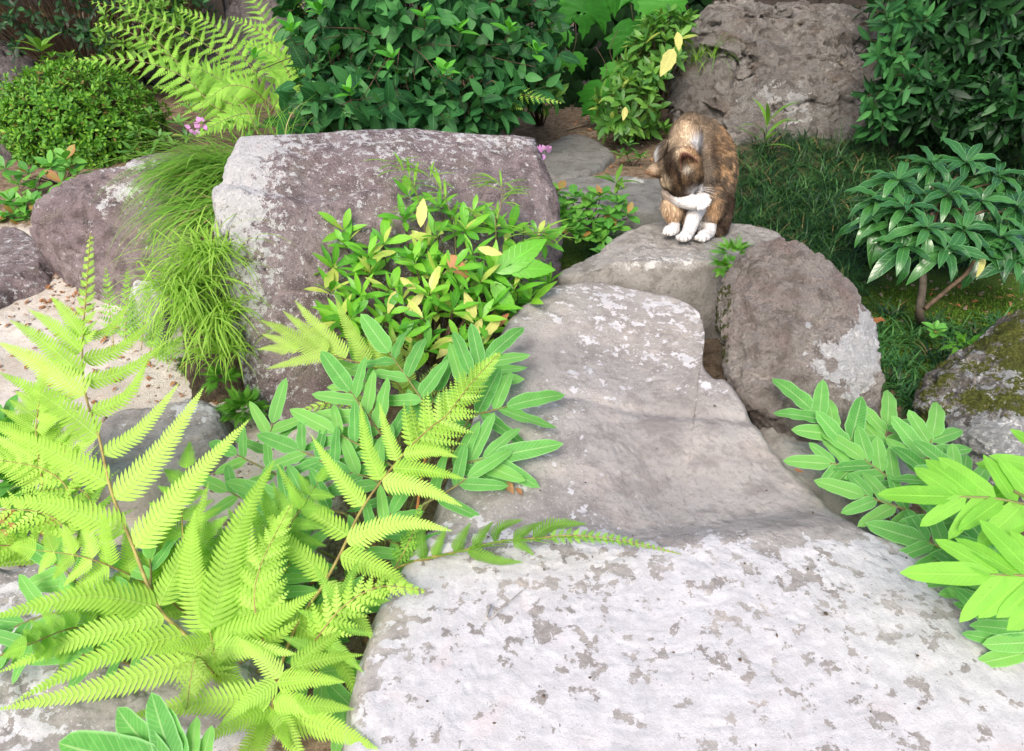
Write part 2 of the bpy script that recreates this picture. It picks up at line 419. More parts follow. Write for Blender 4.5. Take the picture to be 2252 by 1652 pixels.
def boulder(name, label, cat, levels, mat, expo=2.8, nang=220, nrow=130, amp=.02, freq=5, seed=1, facet=.25, strata=0.0, fine=.002, rot=0.0,
            lich=None, moss=None, group=None, skew=None, base_z=None, shear=(0, 0), post=None):
    """levels bottom to top: (v, uL, uR, depth of centre, half thickness in metres)"""
    lv = []
    for (v, a, b, d, ry) in levels:
        p = PX((a + b) / 2, v, d); rx = (b - a) / 2 / FP * d
        lv.append([p[0], p[1], p[2], rx, ry])
    lv = np.array(lv)
    if base_z is not None: lv[0, 2] = base_z
    s = catmull(lv, nrow); th = np.linspace(0, 2 * np.pi, nang, endpoint=False)
    ct, st = np.cos(th), np.sin(th); e = 2.0 / expo
    cx = np.sign(ct) * np.abs(ct) ** e; sy = np.sign(st) * np.abs(st) ** e
    cr, sr = math.cos(rot), math.sin(rot); rows = []
    for q in s:
        x = q[3] * cx; y = q[4] * sy
        rows.append(np.column_stack([q[0] + x * cr - y * sr, q[1] + x * sr + y * cr, np.full(nang, q[2])]))
    top = rows[-1]; tc = top.mean(0)
    for r in (.86, .7, .52, .34, .17, .03, .0005):
        q = tc + (top - tc) * r; q[:, 2] += .05 * (1 - r * r) * lv[-1, 3]; rows.append(q)
    V = np.array(rows).reshape(-1, 3); F = grid_faces(nang, len(rows), True)
    if shear != (0, 0):
        zz = V[:, 2] - V[:, 2].min(); hz = zz / zz.max(); V[:, 2] += hz * (shear[0] * (V[:, 0] - tc[0]) + shear[1] * (V[:, 1] - tc[1]))
    V = displace(V, F, amp, freq, seed, facet, fine=fine, strata=strata)
    if post: V = V + vnormals(V, F) * post(V)[:, None]
    U_, V_, _ = proj(V)
    at = {'lich': lich(V, U_, V_) if lich else np.zeros(len(V)), 'moss': moss(V, U_, V_) if moss else np.zeros(len(V))}
    o = np.array([lv[0, 0], lv[0, 1], lv[0, 2]])
    ob = link(name, fast_mesh(name, V - o, F, mat, True, at)); ob.location = o
    return tag(ob, label, cat, group)

def G2(U, V, u, v, su, sv=None):
    sv = sv or su; return np.exp(-((U - u) / su) ** 2 - ((V - v) / sv) ** 2)

M_slab = rock_mat('pale_lichen_stone', (.235, .217, .205), (.30, .282, .268), (.17, .152, .143), (.465, .455, .47), .0, 1.0, speck=.8, warm=(.38, .335, .305), bumpk=.55, fray=.10)
M_purple = rock_mat('purple_boulder_stone', (.35, .285, .288), (.265, .20, .207), (.125, .092, .093), (.74, .73, .735), .0, 1.5, moss=(.10, .13, .035), mosscov=-.1, warm=(.27, .235, .19), bumpk=1.4, fray=.42)
M_tan = rock_mat('tan_boulder_stone', (.46, .415, .38), (.35, .305, .28), (.165, .135, .112), (.72, .72, .73), .0, .9, moss=(.11, .12, .03), mosscov=-.05, warm=(.33, .24, .22), bumpk=1.6)
M_grey = rock_mat('grey_path_stone', (.23, .222, .205), (.30, .28, .26), (.15, .137, .12), (.46, .45, .43), .0, .9, moss=(.08, .10, .02), mosscov=-.1, bumpk=.9)
M_back = rock_mat('weathered_back_stone', (.30, .275, .255), (.43, .405, .37), (.12, .10, .085), (.66, .66, .65), .0, .6, moss=(.09, .10, .03), mosscov=-.15, warm=(.27, .20, .15), bumpk=2.2, fray=.25)
M_mossy = rock_mat('mossy_stone', (.26, .235, .21), (.34, .31, .28), (.12, .105, .09), (.66, .67, .67), .28, 1.0, moss=(.15, .17, .03), mosscov=-.05, bumpk=2.0)
M_pave = rock_mat('dark_path_stone', (.15, .15, .14), (.21, .205, .19), (.10, .097, .085), (.40, .40, .37), .0, 1.3, bumpk=.9, fray=.3)
M_far = rock_mat('dark_far_stone', (.14, .12, .12), (.20, .175, .17), (.06, .05, .05), (.36, .35, .35), .0, .5, bumpk=1.5)

# the long stepping stone in front
def slab_bump(V):
    U, Vv, D = proj(V)
    ridge = 1165 - .10 * (U - 1500) * 0 + 25 * np.sin(U / 170.0)
    lo = -.022 * sstep(ridge + 25, ridge - 60, Vv) * sstep(1250, 1420, U)
    hol = -.016 * G2(U, Vv, 1540, 1050, 190, 75) - .008 * G2(U, Vv, 1330, 760, 120, 60)
    back = .012 * G2(U, Vv, 1400, 680, 160, 60)
    crease = -.008 * np.exp(-((U - (1560 + (Vv - 760) * .35)) / 14) ** 2) * sstep(650, 700, Vv) * sstep(860, 800, Vv)
    crease2 = -.006 * np.exp(-((Vv - (865 + (U - 1200) * .08)) / 12) ** 2)
    return lo + hol + back + crease * .6 + crease2 * sstep(1100, 1250, U) + .005 * fbm(V, 3, 3, 8)
def slab_lich(V, U, Vv):
    l = .43 + .27 * sstep(1140, 1215, Vv + 10 * np.sin(U / 60)) + .06 * sstep(1350, 1650, Vv) + .09 * fbm(V, 9, 2, 21)
    l = l - .42 * G2(U, Vv, 1640, 1040, 290, 110) - .30 * G2(U, Vv, 1480, 930, 200, 60) - .25 * G2(U, Vv, 1760, 1150, 160, 30)
    l = l - .22 * G2(U, Vv, 1180, 790, 90, 90) + .10 * G2(U, Vv, 1350, 700, 160, 70) + .12 * G2(U, Vv, 1230, 900, 120, 70)
    l = l - .45 * sstep(900, 780, U + .12 * (Vv - 1400) * 1.0) * sstep(1750, 1250, Vv) + .04 * fbm(V, 5, 3, 3)
    l = l + .22 * G2(U, Vv, 1480, 670, 60, 25) + .25 * G2(U, Vv, 1520, 785, 35, 14) + .15 * G2(U, Vv, 1560, 840, 60, 40)
    return l
OUT = [(745, 1850), (758, 1640), (775, 1520), (812, 1400), (850, 1290), (900, 1220), (960, 1120), (1010, 1000), (1050, 880), (1085, 765), (1130, 685),
       (1190, 636), (1250, 619), (1330, 613), (1420, 622), (1495, 638), (1538, 662), (1553, 705), (1548, 765), (1565, 795), (1604, 812), (1652, 880),
       (1700, 945), (1752, 1000), (1805, 1052), (1850, 1105), (1905, 1160), (1990, 1192), (2090, 1238), (2185, 1335), (2290, 1450), (2430, 1620),
       (2450, 1850), (2200, 2050), (1500, 2150), (950, 2050)]
ZT = [.125 + .055 * float(1 - sstep(640, 1120, q[1])) for q in OUT]
slab('stepping_stone', 'long pale lichen-crusted stepping stone filling the front, its shallow hollow facing the cat', 'stepping stone', OUT, M_slab, zt=.13,
     zb=-.08, ztops=ZT, zc=.135, bump=slab_bump, nang=520, nrad=230, amp=.0032, freq=5, seed=1, edge=.024, rough_edge=.012, lich=slab_lich, fine=.0011, centre=(1500, 1180), flare=.03)

# the stone under the cat
slab('stepping_stone', 'low brown-grey stone that the calico cat sits on', 'stepping stone',
     [(1228, 572), (1262, 556), (1308, 542), (1350, 518), (1420, 490), (1500, 482), (1600, 486), (1680, 498), (1718, 515), (1712, 545), (1660, 568), (1560, 578), (1440, 580), (1340, 576), (1270, 580)],
     M_grey, zt=.215, zb=-.03, nang=320, nrad=90, amp=.008, freq=9, seed=4, edge=.020, rough_edge=.018, flare=-.01, fine=.0018, centre=(1480, 560),
     bump=lambda V: -.03 * sstep(1400, 1250, proj(V)[0]),
     lich=lambda V, U, Vv: .30 + .26 * G2(U, Vv, 1450, 575, 110, 22) - .3 * sstep(1520, 1640, U) - .2 * sstep(595, 612, Vv) + .08 * fbm(V, 8, 2, 2))
# path stones behind
slab('paving_stone', 'flat grey path stone with a pointed corner, behind the purple boulder', 'paving stone',
     [(1185, 380), (1178, 340), (1210, 312), (1250, 296), (1290, 298), (1330, 318), (1347, 336), (1325, 360), (1290, 378), (1240, 388)],
     M_pave, zt=.125, zb=.02, nang=160, nrad=50, amp=.004, freq=8, seed=5, edge=.018, rough_edge=.01, lich=lambda V, U, Vv: .12 + 0 * U)
slab('paving_stone', 'wide grey path stone with a white lichen spot, just left of the cat', 'paving stone',
     [(1190, 420), (1215, 396), (1290, 386), (1370, 384), (1430, 392), (1520, 396), (1540, 430), (1500, 462), (1400, 462), (1280, 450), (1200, 446)],
     M_pave, zt=.12, zb=.0, nang=180, nrad=50, amp=.004, freq=8, seed=6, edge=.018, rough_edge=.01,
     lich=lambda V, U, Vv: .12 + .9 * G2(U, Vv, 1398, 397, 22, 7))
# (rubble) between the slab and the purple boulder
slab('small_rock', 'small rough purple-grey rock wedged at the foot of the big purple boulder', 'rock',
     [(1130, 640), (1150, 600), (1190, 585), (1232, 592), (1250, 612), (1230, 640), (1180, 668), (1140, 670)],
     M_purple, zt=.14, zb=-.02, nang=100, nrad=30, amp=.01, freq=14, seed=7, edge=.03, rough_edge=.01, lich=lambda V, U, Vv: .3 + 0 * U)

# purple boulder on the left of the slab
boulder('boulder', 'largest purple-brown boulder with a flat top and white lichen, centre left behind the shrub', 'boulder',
        [(980, 640, 1200, 1.86, .17), (900, 610, 1215, 1.86, .17), (760, 575, 1224, 1.87, .17), (620, 545, 1226, 1.88, .165), (480, 526, 1224, 1.89, .16),
         (400, 520, 1218, 1.90, .15), (350, 522, 1210, 1.91, .135), (325, 528, 1198, 1.92, .12), (308, 548, 1176, 1.925, .095)],
        M_purple, expo=5.5, nang=360, nrow=200, amp=.018, freq=4.6, seed=12, facet=.05, fine=.0028, rot=R(17), shear=(-.02, -.25),
        post=lambda V: .022 * sstep(-14, 14, proj(V)[1] - (415 + 25 * np.sin(proj(V)[0] / 90.0) - .05 * (proj(V)[0] - 800))) * sstep(1180, 1080, proj(V)[0]) - .010 * np.exp(-((proj(V)[1] - (655 - (proj(V)[0] - 560) * .12)) / 4) ** 2),
        lich=lambda V, U, Vv: .40 + .30 * sstep(700, 520, U) * sstep(760, 300, Vv) + .12 * sstep(360, 320, Vv) + .18 * sstep(620, 540, U) - .10 * sstep(950, 1150, U) * sstep(380, 480, Vv) + .10 * fbm(V, 5, 3, 4),
        moss=lambda V, U, Vv: .35 * sstep(700, 900, Vv) * sstep(600, 560, U))
# smaller left boulder
boulder('boulder', 'purple-grey boulder with a white streak, half hidden by the arching grass tuft', 'boulder',
        [(690, 150, 560, 2.25, .2), (620, 128, 560, 2.25, .2), (540, 118, 570, 2.26, .19), (460, 120, 570, 2.27, .17), (410, 140, 570, 2.28, .14), (375, 168, 560, 2.29, .11), (352, 212, 540, 2.30, .07)],
        M_purple, expo=3.2, nang=260, nrow=140, amp=.028, freq=6, seed=21, facet=.32, fine=.0022, rot=R(10), strata=.004, shear=(0, -.3),
        lich=lambda V, U, Vv: .30 + .5 * G2(U, Vv, 275, 420, 40, 22) + .5 * G2(U, Vv, 228, 455, 12, 22) + .38 * G2(U, Vv, 290, 362, 90, 14) + .06 * fbm(V, 6, 3, 4),
        moss=lambda V, U, Vv: .55 * G2(U, Vv, 190, 500, 50, 80))
# stones on the left ground
slab('flat_rock', 'low smooth brown rock at the left edge beside the dry leaves', 'rock',
     [(-60, 480), (10, 488), (60, 508), (98, 532), (110, 560), (85, 592), (30, 615), (-60, 630)],
     M_purple, zt=.04, zb=-.05, nang=120, nrad=40, amp=.012, freq=6, seed=9, edge=.05, rough_edge=.01, lich=lambda V, U, Vv: .42 + 0 * U)
slab('flat_rock', 'low cracked grey rock on the sandy ground behind the tall fern frond', 'rock',
     [(240, 905), (330, 886), (420, 868), (466, 880), (486, 905), (480, 945), (440, 985), (370, 1040), (290, 1070), (220, 1050), (200, 980)],
     M_slab, zt=.035, zb=-.08, nang=160, nrad=50, amp=.008, freq=7, seed=10, edge=.03, rough_edge=.012,
     bump=lambda V: -.012 * np.exp(-((proj(V)[1] - (960 + (450 - proj(V)[0]) * .28)) / 5) ** 2),
     lich=lambda V, U, Vv: .30 + .4 * G2(U, Vv, 420, 900, 70, 30))
slab('small_rock', 'small white-topped rock under the lime grass tuft', 'rock',
     [(288, 640), (294, 614), (320, 600), (345, 604), (358, 628), (362, 660), (350, 690), (320, 700), (300, 680)],
     M_slab, zt=.04, zb=-.05, nang=100, nrad=30, amp=.012, freq=9, seed=13, edge=.03, rough_edge=.01, lich=lambda V, U, Vv: .35 + .45 * sstep(680, 610, Vv))
slab('flat_rock', 'large grey lichened rock in the bottom left corner under the fern fronds', 'rock',
     [(-150, 1270), (20, 1235), (150, 1200), (280, 1180), (400, 1230), (500, 1330), (540, 1420), (520, 1500), (440, 1560), (330, 1600), (230, 1680), (60, 1800), (-200, 1800)],
     M_slab, zt=.06, zb=-.08, nang=240, nrad=90, amp=.014, freq=6, seed=14, edge=.05, rough_edge=.015,
     lich=lambda V, U, Vv: .62 - .7 * G2(U, Vv, 330, 1540, 160, 60) - .2 * sstep(1300, 1240, Vv) + .08 * fbm(V, 6, 3, 1))
M_bank = rock_mat('mossy_earth', (.13, .10, .07), (.20, .15, .10), (.06, .045, .03), (.30, .28, .24), -.1, 1.0, moss=(.09, .14, .02), mosscov=.35, bumpk=2.0)
boulder('earth_bank', 'mossy earth bank under the grass tufts between the purple boulders', 'earth bank',
        [(900, 440, 590, 1.76, .08), (800, 425, 590, 1.78, .09), (680, 410, 590, 1.82, .10), (560, 420, 590, 1.88, .11), (470, 440, 600, 2.0, .12), (400, 460, 610, 2.12, .12), (350, 490, 610, 2.2, .07)],
        M_bank, expo=2.4, nang=120, nrow=70, amp=.03, freq=8, seed=71, facet=.1, fine=.005)
# rounded boulder right of the slab
boulder('boulder', 'rounded tan standing boulder with a white lichen patch, right of the long slab', 'boulder',
        [(1010, 1700, 1900, 1.52, .12), (960, 1662, 1915, 1.52, .13), (880, 1625, 1932, 1.53, .15), (780, 1592, 1930, 1.55, .15), (690, 1592, 1900, 1.57, .145), (630, 1604, 1868, 1.59, .125),
         (585, 1634, 1825, 1.60, .095), (556, 1672, 1785, 1.61, .06), (540, 1708, 1752, 1.61, .025)],
        M_tan, expo=2.4, nang=300, nrow=180, amp=.026, freq=7.5, seed=31, facet=.16, fine=.0042, rot=R(-8),
        lich=lambda V, U, Vv: .07 + 1.05 * G2(U, Vv, 1855, 795, 85, 62) * (1 - .9 * G2(U, Vv, 1828, 806, 14, 18)) + .8 * G2(U, Vv, 1905, 730, 28, 85) + .45 * G2(U, Vv, 1712, 702, 16, 12) + .45 * G2(U, Vv, 1780, 714, 12, 9) + .40 * G2(U, Vv, 1890, 900, 30, 70) + .06 * fbm(V, 8, 3, 1),
        moss=lambda V, U, Vv: .62 * sstep(1660, 1590, U) * sstep(560, 640, Vv) * sstep(860, 780, Vv))
# a dark blue-grey stone at its foot
slab('small_rock', 'blue-grey rock between the tan boulder and the right fern', 'rock',
     [(1690, 930), (1740, 915), (1830, 925), (1930, 940), (2010, 985), (1990, 1050), (1900, 1100), (1800, 1060), (1720, 1000)],
     M_slab, zt=.07, zb=-.05, nang=120, nrad=40, amp=.012, freq=9, seed=15, edge=.03, rough_edge=.01, lich=lambda V, U, Vv: .15 + .2 * fbm(V, 12, 2, 1))
# mossy boulder at the right edge
boulder('boulder', 'mossy boulder with white lichen at the right edge', 'boulder',
        [(1110, 2110, 2560, 1.42, .16), (1030, 2085, 2560, 1.42, .18), (950, 2040, 2560, 1.43, .20), (880, 2048, 2560, 1.45, .19), (820, 2085, 2560, 1.47, .16), (770, 2140, 2540, 1.49, .12), (730, 2200, 2480, 1.5, .07)],
        M_mossy, expo=2.6, nang=240, nrow=140, amp=.03, freq=8, seed=41, facet=.15, fine=.004,
        lich=lambda V, U, Vv: .22 + .42 * sstep(900, 1000, Vv + .2 * (U - 2100)) + .4 * G2(U, Vv, 2230, 830, 40, 20),
        moss=lambda V, U, Vv: .58 * sstep(1000, 900, Vv) + .4 * fbm(V, 12, 3, 1))
# background rocks
boulder('boulder', 'tall craggy grey-brown rock standing behind the cat', 'boulder',
        [(420, 1420, 1990, 3.08, .3), (330, 1440, 1990, 3.08, .3), (240, 1465, 1990, 3.1, .28), (160, 1490, 1985, 3.12, .26), (90, 1518, 1975, 3.14, .24), (40, 1545, 1960, 3.16, .2), (14, 1590, 1930, 3.18, .14), (2, 1680, 1880, 3.2, .06)],
        M_back, expo=3.0, nang=460, nrow=300, amp=.05, freq=2.6, seed=52, facet=.22, fine=.006, strata=.020, rot=R(-14),
        post=lambda V: -.045 * sstep(.66, .85, fbm(V @ np.array([[.8, .2, .3], [0, 1, 0], [-.6, .1, 1.9]]), 3.2, 3, 33, ridge=True)) + .018 * np.floor(fbm(V, 6, 2, 14) * 4) / 4,
        lich=lambda V, U, Vv: .10 + .48 * G2(U, Vv, 1720, 215, 90, 55) + .25 * G2(U, Vv, 1790, 250, 80, 30) + .15 * fbm(V, 5, 3, 4),
        moss=lambda V, U, Vv: .35 * sstep(1560, 1500, U))
boulder('boulder', 'dark upright rock behind the upper left ferns', 'boulder',
        [(330, 380, 760, 3.9, .2), (200, 400, 760, 3.9, .2), (60, 420, 780, 3.9, .2), (-60, 450, 760, 3.9, .18), (-140, 520, 700, 3.9, .1)],
        M_far, expo=3.0, nang=200, nrow=120, amp=.06, freq=3, seed=61, facet=.2, fine=.006, strata=.02, lich=lambda V, U, Vv: .3 + .2 * fbm(V, 5, 3, 4))
boulder('boulder', 'grey rock at the left edge behind the clipped azalea', 'boulder',
        [(330, -120, 110, 3.5, .2), (200, -120, 90, 3.5, .2), (120, -120, 40, 3.5, .15), (90, -100, 0, 3.5, .08)],
        M_far, expo=2.6, nang=140, nrow=80, amp=.04, freq=4, seed=63, facet=.2, fine=.004, lich=lambda V, U, Vv: .35 + 0 * U)
boulder('boulder', 'small dark rock at the left edge under the clipped azalea', 'boulder',
        [(420, -120, 90, 2.9, .1), (330, -110, 60, 2.9, .1), (270, -90, 35, 2.9, .08), (240, -60, 10, 2.9, .04)],
        M_far, expo=2.6, nang=140, nrow=80, amp=.03, freq=5, seed=64, facet=.2, fine=.004, lich=lambda V, U, Vv: .5 * sstep(290, 250, Vv))

# ================================================================ plants
UPV = np.array([0, 0, 1.0])
def leaf_tpl(W=.4, ns=6, fold=.25, droop=.5, shape='ovate', serr=0.0, wavy=0.0, seed=0, tw=0.0, narrow_base=0.0):
    t = np.linspace(0, 1, ns + 1)
    if shape == 'ovate': w = np.sin(np.pi * t ** .75) ** .85
    elif shape == 'lance': w = np.sin(np.pi * t ** .9) ** .9
    elif shape == 'obov': w = np.sin(np.pi * t ** 1.35) ** .8
    elif shape == 'oblong': w = np.minimum(1, (t / .18 + .10) ** .6) * (1 - t ** 4.2) ** .6 * (1 - .12 * t)
    else: w = np.sin(np.pi * t)
    w = np.maximum(w, .03)
    if narrow_base: w[1] *= (1 - narrow_base)
    a = droop * t ** 1.2; da = 1.0 / ns
    y = np.concatenate([[0], np.cumsum(np.cos((a[1:] + a[:-1]) / 2)) * da]); z = -np.concatenate([[0], np.cumsum(np.sin((a[1:] + a[:-1]) / 2)) * da])
    N = np.stack([0 * a, np.sin(a), np.cos(a)], -1); C = np.stack([0 * a, y, z], -1)
    rs = np.random.RandomState(seed); V = []; lf = []
    for i in range(ns + 1):
        ww = w[i] * W / 2; k = 1 + (serr if i % 2 else -serr) * (0 < i < ns)
        wl_, wr_ = (wavy * math.sin(i * 1.9 + seed), wavy * math.sin(i * 1.7 + 2 + seed)) if wavy else (0, 0)
        rollv = tw * t[i]
        for s, wv in ((-1, wl_), (0, 0), (1, wr_)):
            p = C[i] + np.array([1, 0, 0]) * s * ww * k * math.cos(fold) + N[i] * (abs(s) * ww * math.sin(fold) + wv * ww + s * rollv * ww)
            V.append(p); lf.append((s, t[i], 0))
    V = np.array(V); F = grid_faces(3, ns + 1)
    return V, F, np.array(lf, float)

class Leafset:
    def __init__(s, name, tpls, mat):
        s.t = tpls; s.mat = mat; s.name = name
        s.me = [fast_mesh(name, V, F, mat, True, {'lf': lf}) for V, F, lf in tpls]; s.items = []
    def add(s, p, d, up, size, wid=1.0, k=None):
        d = nrm(d); up = np.asarray(up, float); z = up - d * (up @ d)
        if np.linalg.norm(z) < 1e-3: z = np.array([.1, -1, .3]) - d * (np.array([.1, -1, .3]) @ d)
        z = nrm(z); x = np.cross(d, z)
        if k is None: k = random.randrange(len(s.me))
        s.items.append((k, np.asarray(p, float), x * size * wid, d * size, z * size))
    def finish(s, parent, part='leaf', maxobj=300, stuff='foliage', frame=None):
        o0 = off(parent); items = s.items; s.items = []
        if not items: return
        P = np.array([i[1] + i[3] * .5 for i in items]); U, V, D = proj(P)
        inside = (U > -30) & (U < W0 + 30) & (V > -30) & (V < H0 + 30)
        order = sorted(range(len(items)), key=lambda i: (0 if inside[i] else 1, D[i]))
        nin = int(inside.sum()); n_obj = min(maxobj, nin) if nin else 0
        for i in order[:n_obj]:
            k, p, x, y, z = items[i]; o = bpy.data.objects.new(part, s.me[k]); COL.objects.link(o); o.parent = parent
            q = p - o0; o.matrix_basis = Matrix(((x[0], y[0], z[0], q[0]), (x[1], y[1], z[1], q[1]), (x[2], y[2], z[2], q[2]), (0, 0, 0, 1)))
        rest = order[n_obj:]
        if rest:
            Vs, Fs, Ls, Rs = [], [], [], []; base = 0
            for k, (TV, TF, TL) in enumerate(s.t):
                idx = [i for i in rest if items[i][0] == k]
                if not idx: continue
                p = np.array([items[i][1] for i in idx]) - o0; X = np.array([items[i][2] for i in idx]); Y = np.array([items[i][3] for i in idx]); Z = np.array([items[i][4] for i in idx])
                VV = p[:, None] + TV[None, :, 0:1] * X[:, None] + TV[None, :, 1:2] * Y[:, None] + TV[None, :, 2:3] * Z[:, None]
                n, m = len(idx), len(TV)
                FF = TF[None] + (np.arange(n) * m)[:, None, None] + base; base += n * m
                Vs.append(VV.reshape(-1, 3)); Fs.append(FF.reshape(-1, TF.shape[1])); Ls.append(np.tile(TL, (n, 1))); Rs.append(np.repeat(np.random.rand(n), m))
            me = fast_mesh(stuff, np.concatenate(Vs), np.concatenate(Fs), s.mat, True, {'lf': np.concatenate(Ls), 'rnd': np.concatenate(Rs)})
            link(stuff, me, parent, kind='stuff')

M_stem = plain_mat('brown_stem', (.10, .065, .04), (.05, .035, .02), .8)
M_gstem = plain_mat('green_stem', (.16, .20, .06), (.20, .15, .06), .5, trans=.1)
M_rachis = plain_mat('fern_rachis', (.30, .26, .07), (.20, .15, .05), .5)
M_fern = leaf_mat('bright_fern_green', (.20, .38, .035), (.33, .55, .07), (.46, .68, .14), trans=.42, rough=.5, vein=.55, spec=.25, veincol=(.55, .70, .22))
M_fernpale = leaf_mat('pale_fern_green', (.27, .42, .07), (.34, .50, .10), (.40, .56, .13), trans=.45, rough=.5, vein=.5, spec=.2, veincol=(.50, .60, .22))
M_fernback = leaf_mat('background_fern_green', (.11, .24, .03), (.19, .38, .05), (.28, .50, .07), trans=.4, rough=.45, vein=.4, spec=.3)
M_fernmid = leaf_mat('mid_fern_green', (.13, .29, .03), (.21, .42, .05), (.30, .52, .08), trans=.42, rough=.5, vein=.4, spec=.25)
M_fernshade = leaf_mat('shaded_fern_green', (.06, .16, .02), (.11, .25, .03), (.17, .34, .05), trans=.35, rough=.5, vein=.4, spec=.3)  # fern shade put into the colour; also a plain darker green elsewhere
M_royal = leaf_mat('royal_fern_green', (.07, .26, .05), (.12, .35, .075), (.19, .44, .09), trans=.35, rough=.55, vein=.55, spec=.2, veincol=(.42, .62, .28), sideveins=14, edge=(.26, .50, .20))
M_royaly = leaf_mat('royal_fern_yellow_green', (.14, .37, .04), (.18, .43, .055), (.22, .48, .07), trans=.38, rough=.55, vein=.35, spec=.2, sideveins=14)
M_bush = leaf_mat('dark_bush_green', (.007, .040, .011), (.020, .098, .026), (.070, .23, .06), trans=.22, rough=.5, vein=.5, spec=.22, veincol=(.10, .28, .09))
M_young = leaf_mat('young_leaf_green', (.04, .20, .02), (.07, .29, .025), (.11, .36, .04), trans=.35, rough=.45, vein=.4, spec=.3)
M_azalea = leaf_mat('azalea_green', (.035, .13, .012), (.085, .24, .02), (.20, .40, .035), trans=.3, rough=.4, vein=.3, spec=.3, odd=(.20, .12, .04), oddfrac=.03)
M_darkleaf = leaf_mat('dark_glossy_green', (.003, .013, .004), (.010, .044, .012), (.030, .115, .028), trans=.15, rough=.42, vein=.3, spec=.3)
M_ardisia = leaf_mat('glossy_green', (.012, .055, .014), (.022, .095, .022), (.05, .17, .035), trans=.16, rough=.22, vein=.6, spec=.55, veincol=(.10, .28, .08), edge=(.10, .26, .09), odd=(.55, .40, .03), oddfrac=.0)
M_serr = leaf_mat('bright_serrated_green', (.05, .22, .02), (.12, .36, .025), (.24, .50, .05), trans=.32, rough=.33, vein=.4, spec=.4, odd=(.46, .50, .12), oddfrac=.11)
M_serrb = leaf_mat('broad_serrated_green', (.06, .24, .02), (.09, .32, .02), (.14, .40, .03), trans=.3, rough=.3, vein=.5, spec=.45)
M_daphne = leaf_mat('yellowish_shrub_green', (.035, .12, .025), (.075, .20, .03), (.16, .33, .05), trans=.28, rough=.38, vein=.4, spec=.4, odd=(.32, .38, .08), oddfrac=.06)
M_ivy = leaf_mat('vine_green', (.02, .11, .012), (.03, .165, .016), (.05, .22, .022), trans=.2, rough=.5, vein=.35, spec=.25)
M_small = leaf_mat('ground_plant_green', (.05, .19, .03), (.09, .28, .04), (.17, .40, .06), trans=.28, rough=.4, vein=.35, spec=.35, odd=(.35, .16, .06), oddfrac=.08)
M_yellow = leaf_mat('faded_yellow_leaf', (.42, .42, .12), (.48, .47, .16), (.52, .50, .20), trans=.35, rough=.5, vein=.3, spec=.2)
M_dead = leaf_mat('dead_brown_leaf', (.22, .09, .035), (.30, .14, .06), (.36, .20, .10), trans=.1, rough=.6, vein=.3, spec=.2)
M_grass = leaf_mat('arching_grass_green', (.09, .24, .03), (.17, .36, .045), (.27, .46, .08), trans=.35, rough=.5, vein=0, spec=.2, odd=(.42, .34, .18), oddfrac=.05)
M_lime = leaf_mat('lime_grass_green', (.19, .36, .045), (.28, .47, .07), (.38, .56, .13), trans=.4, rough=.5, vein=0, spec=.2)
M_mondo = leaf_mat('mondo_grass_green', (.004, .020, .007), (.012, .050, .015), (.07, .17, .04), trans=.12, rough=.4, vein=0, spec=.35, odd=(.20, .15, .06), oddfrac=.04)
M_mondolight = leaf_mat('light_mondo_green', (.02, .08, .022), (.04, .14, .035), (.09, .23, .055), trans=.2, rough=.4, vein=0, spec=.35)
M_club = leaf_mat('clubmoss_green', (.04, .16, .015), (.08, .25, .02), (.15, .36, .035), trans=.25, rough=.6, vein=.2, spec=.2)

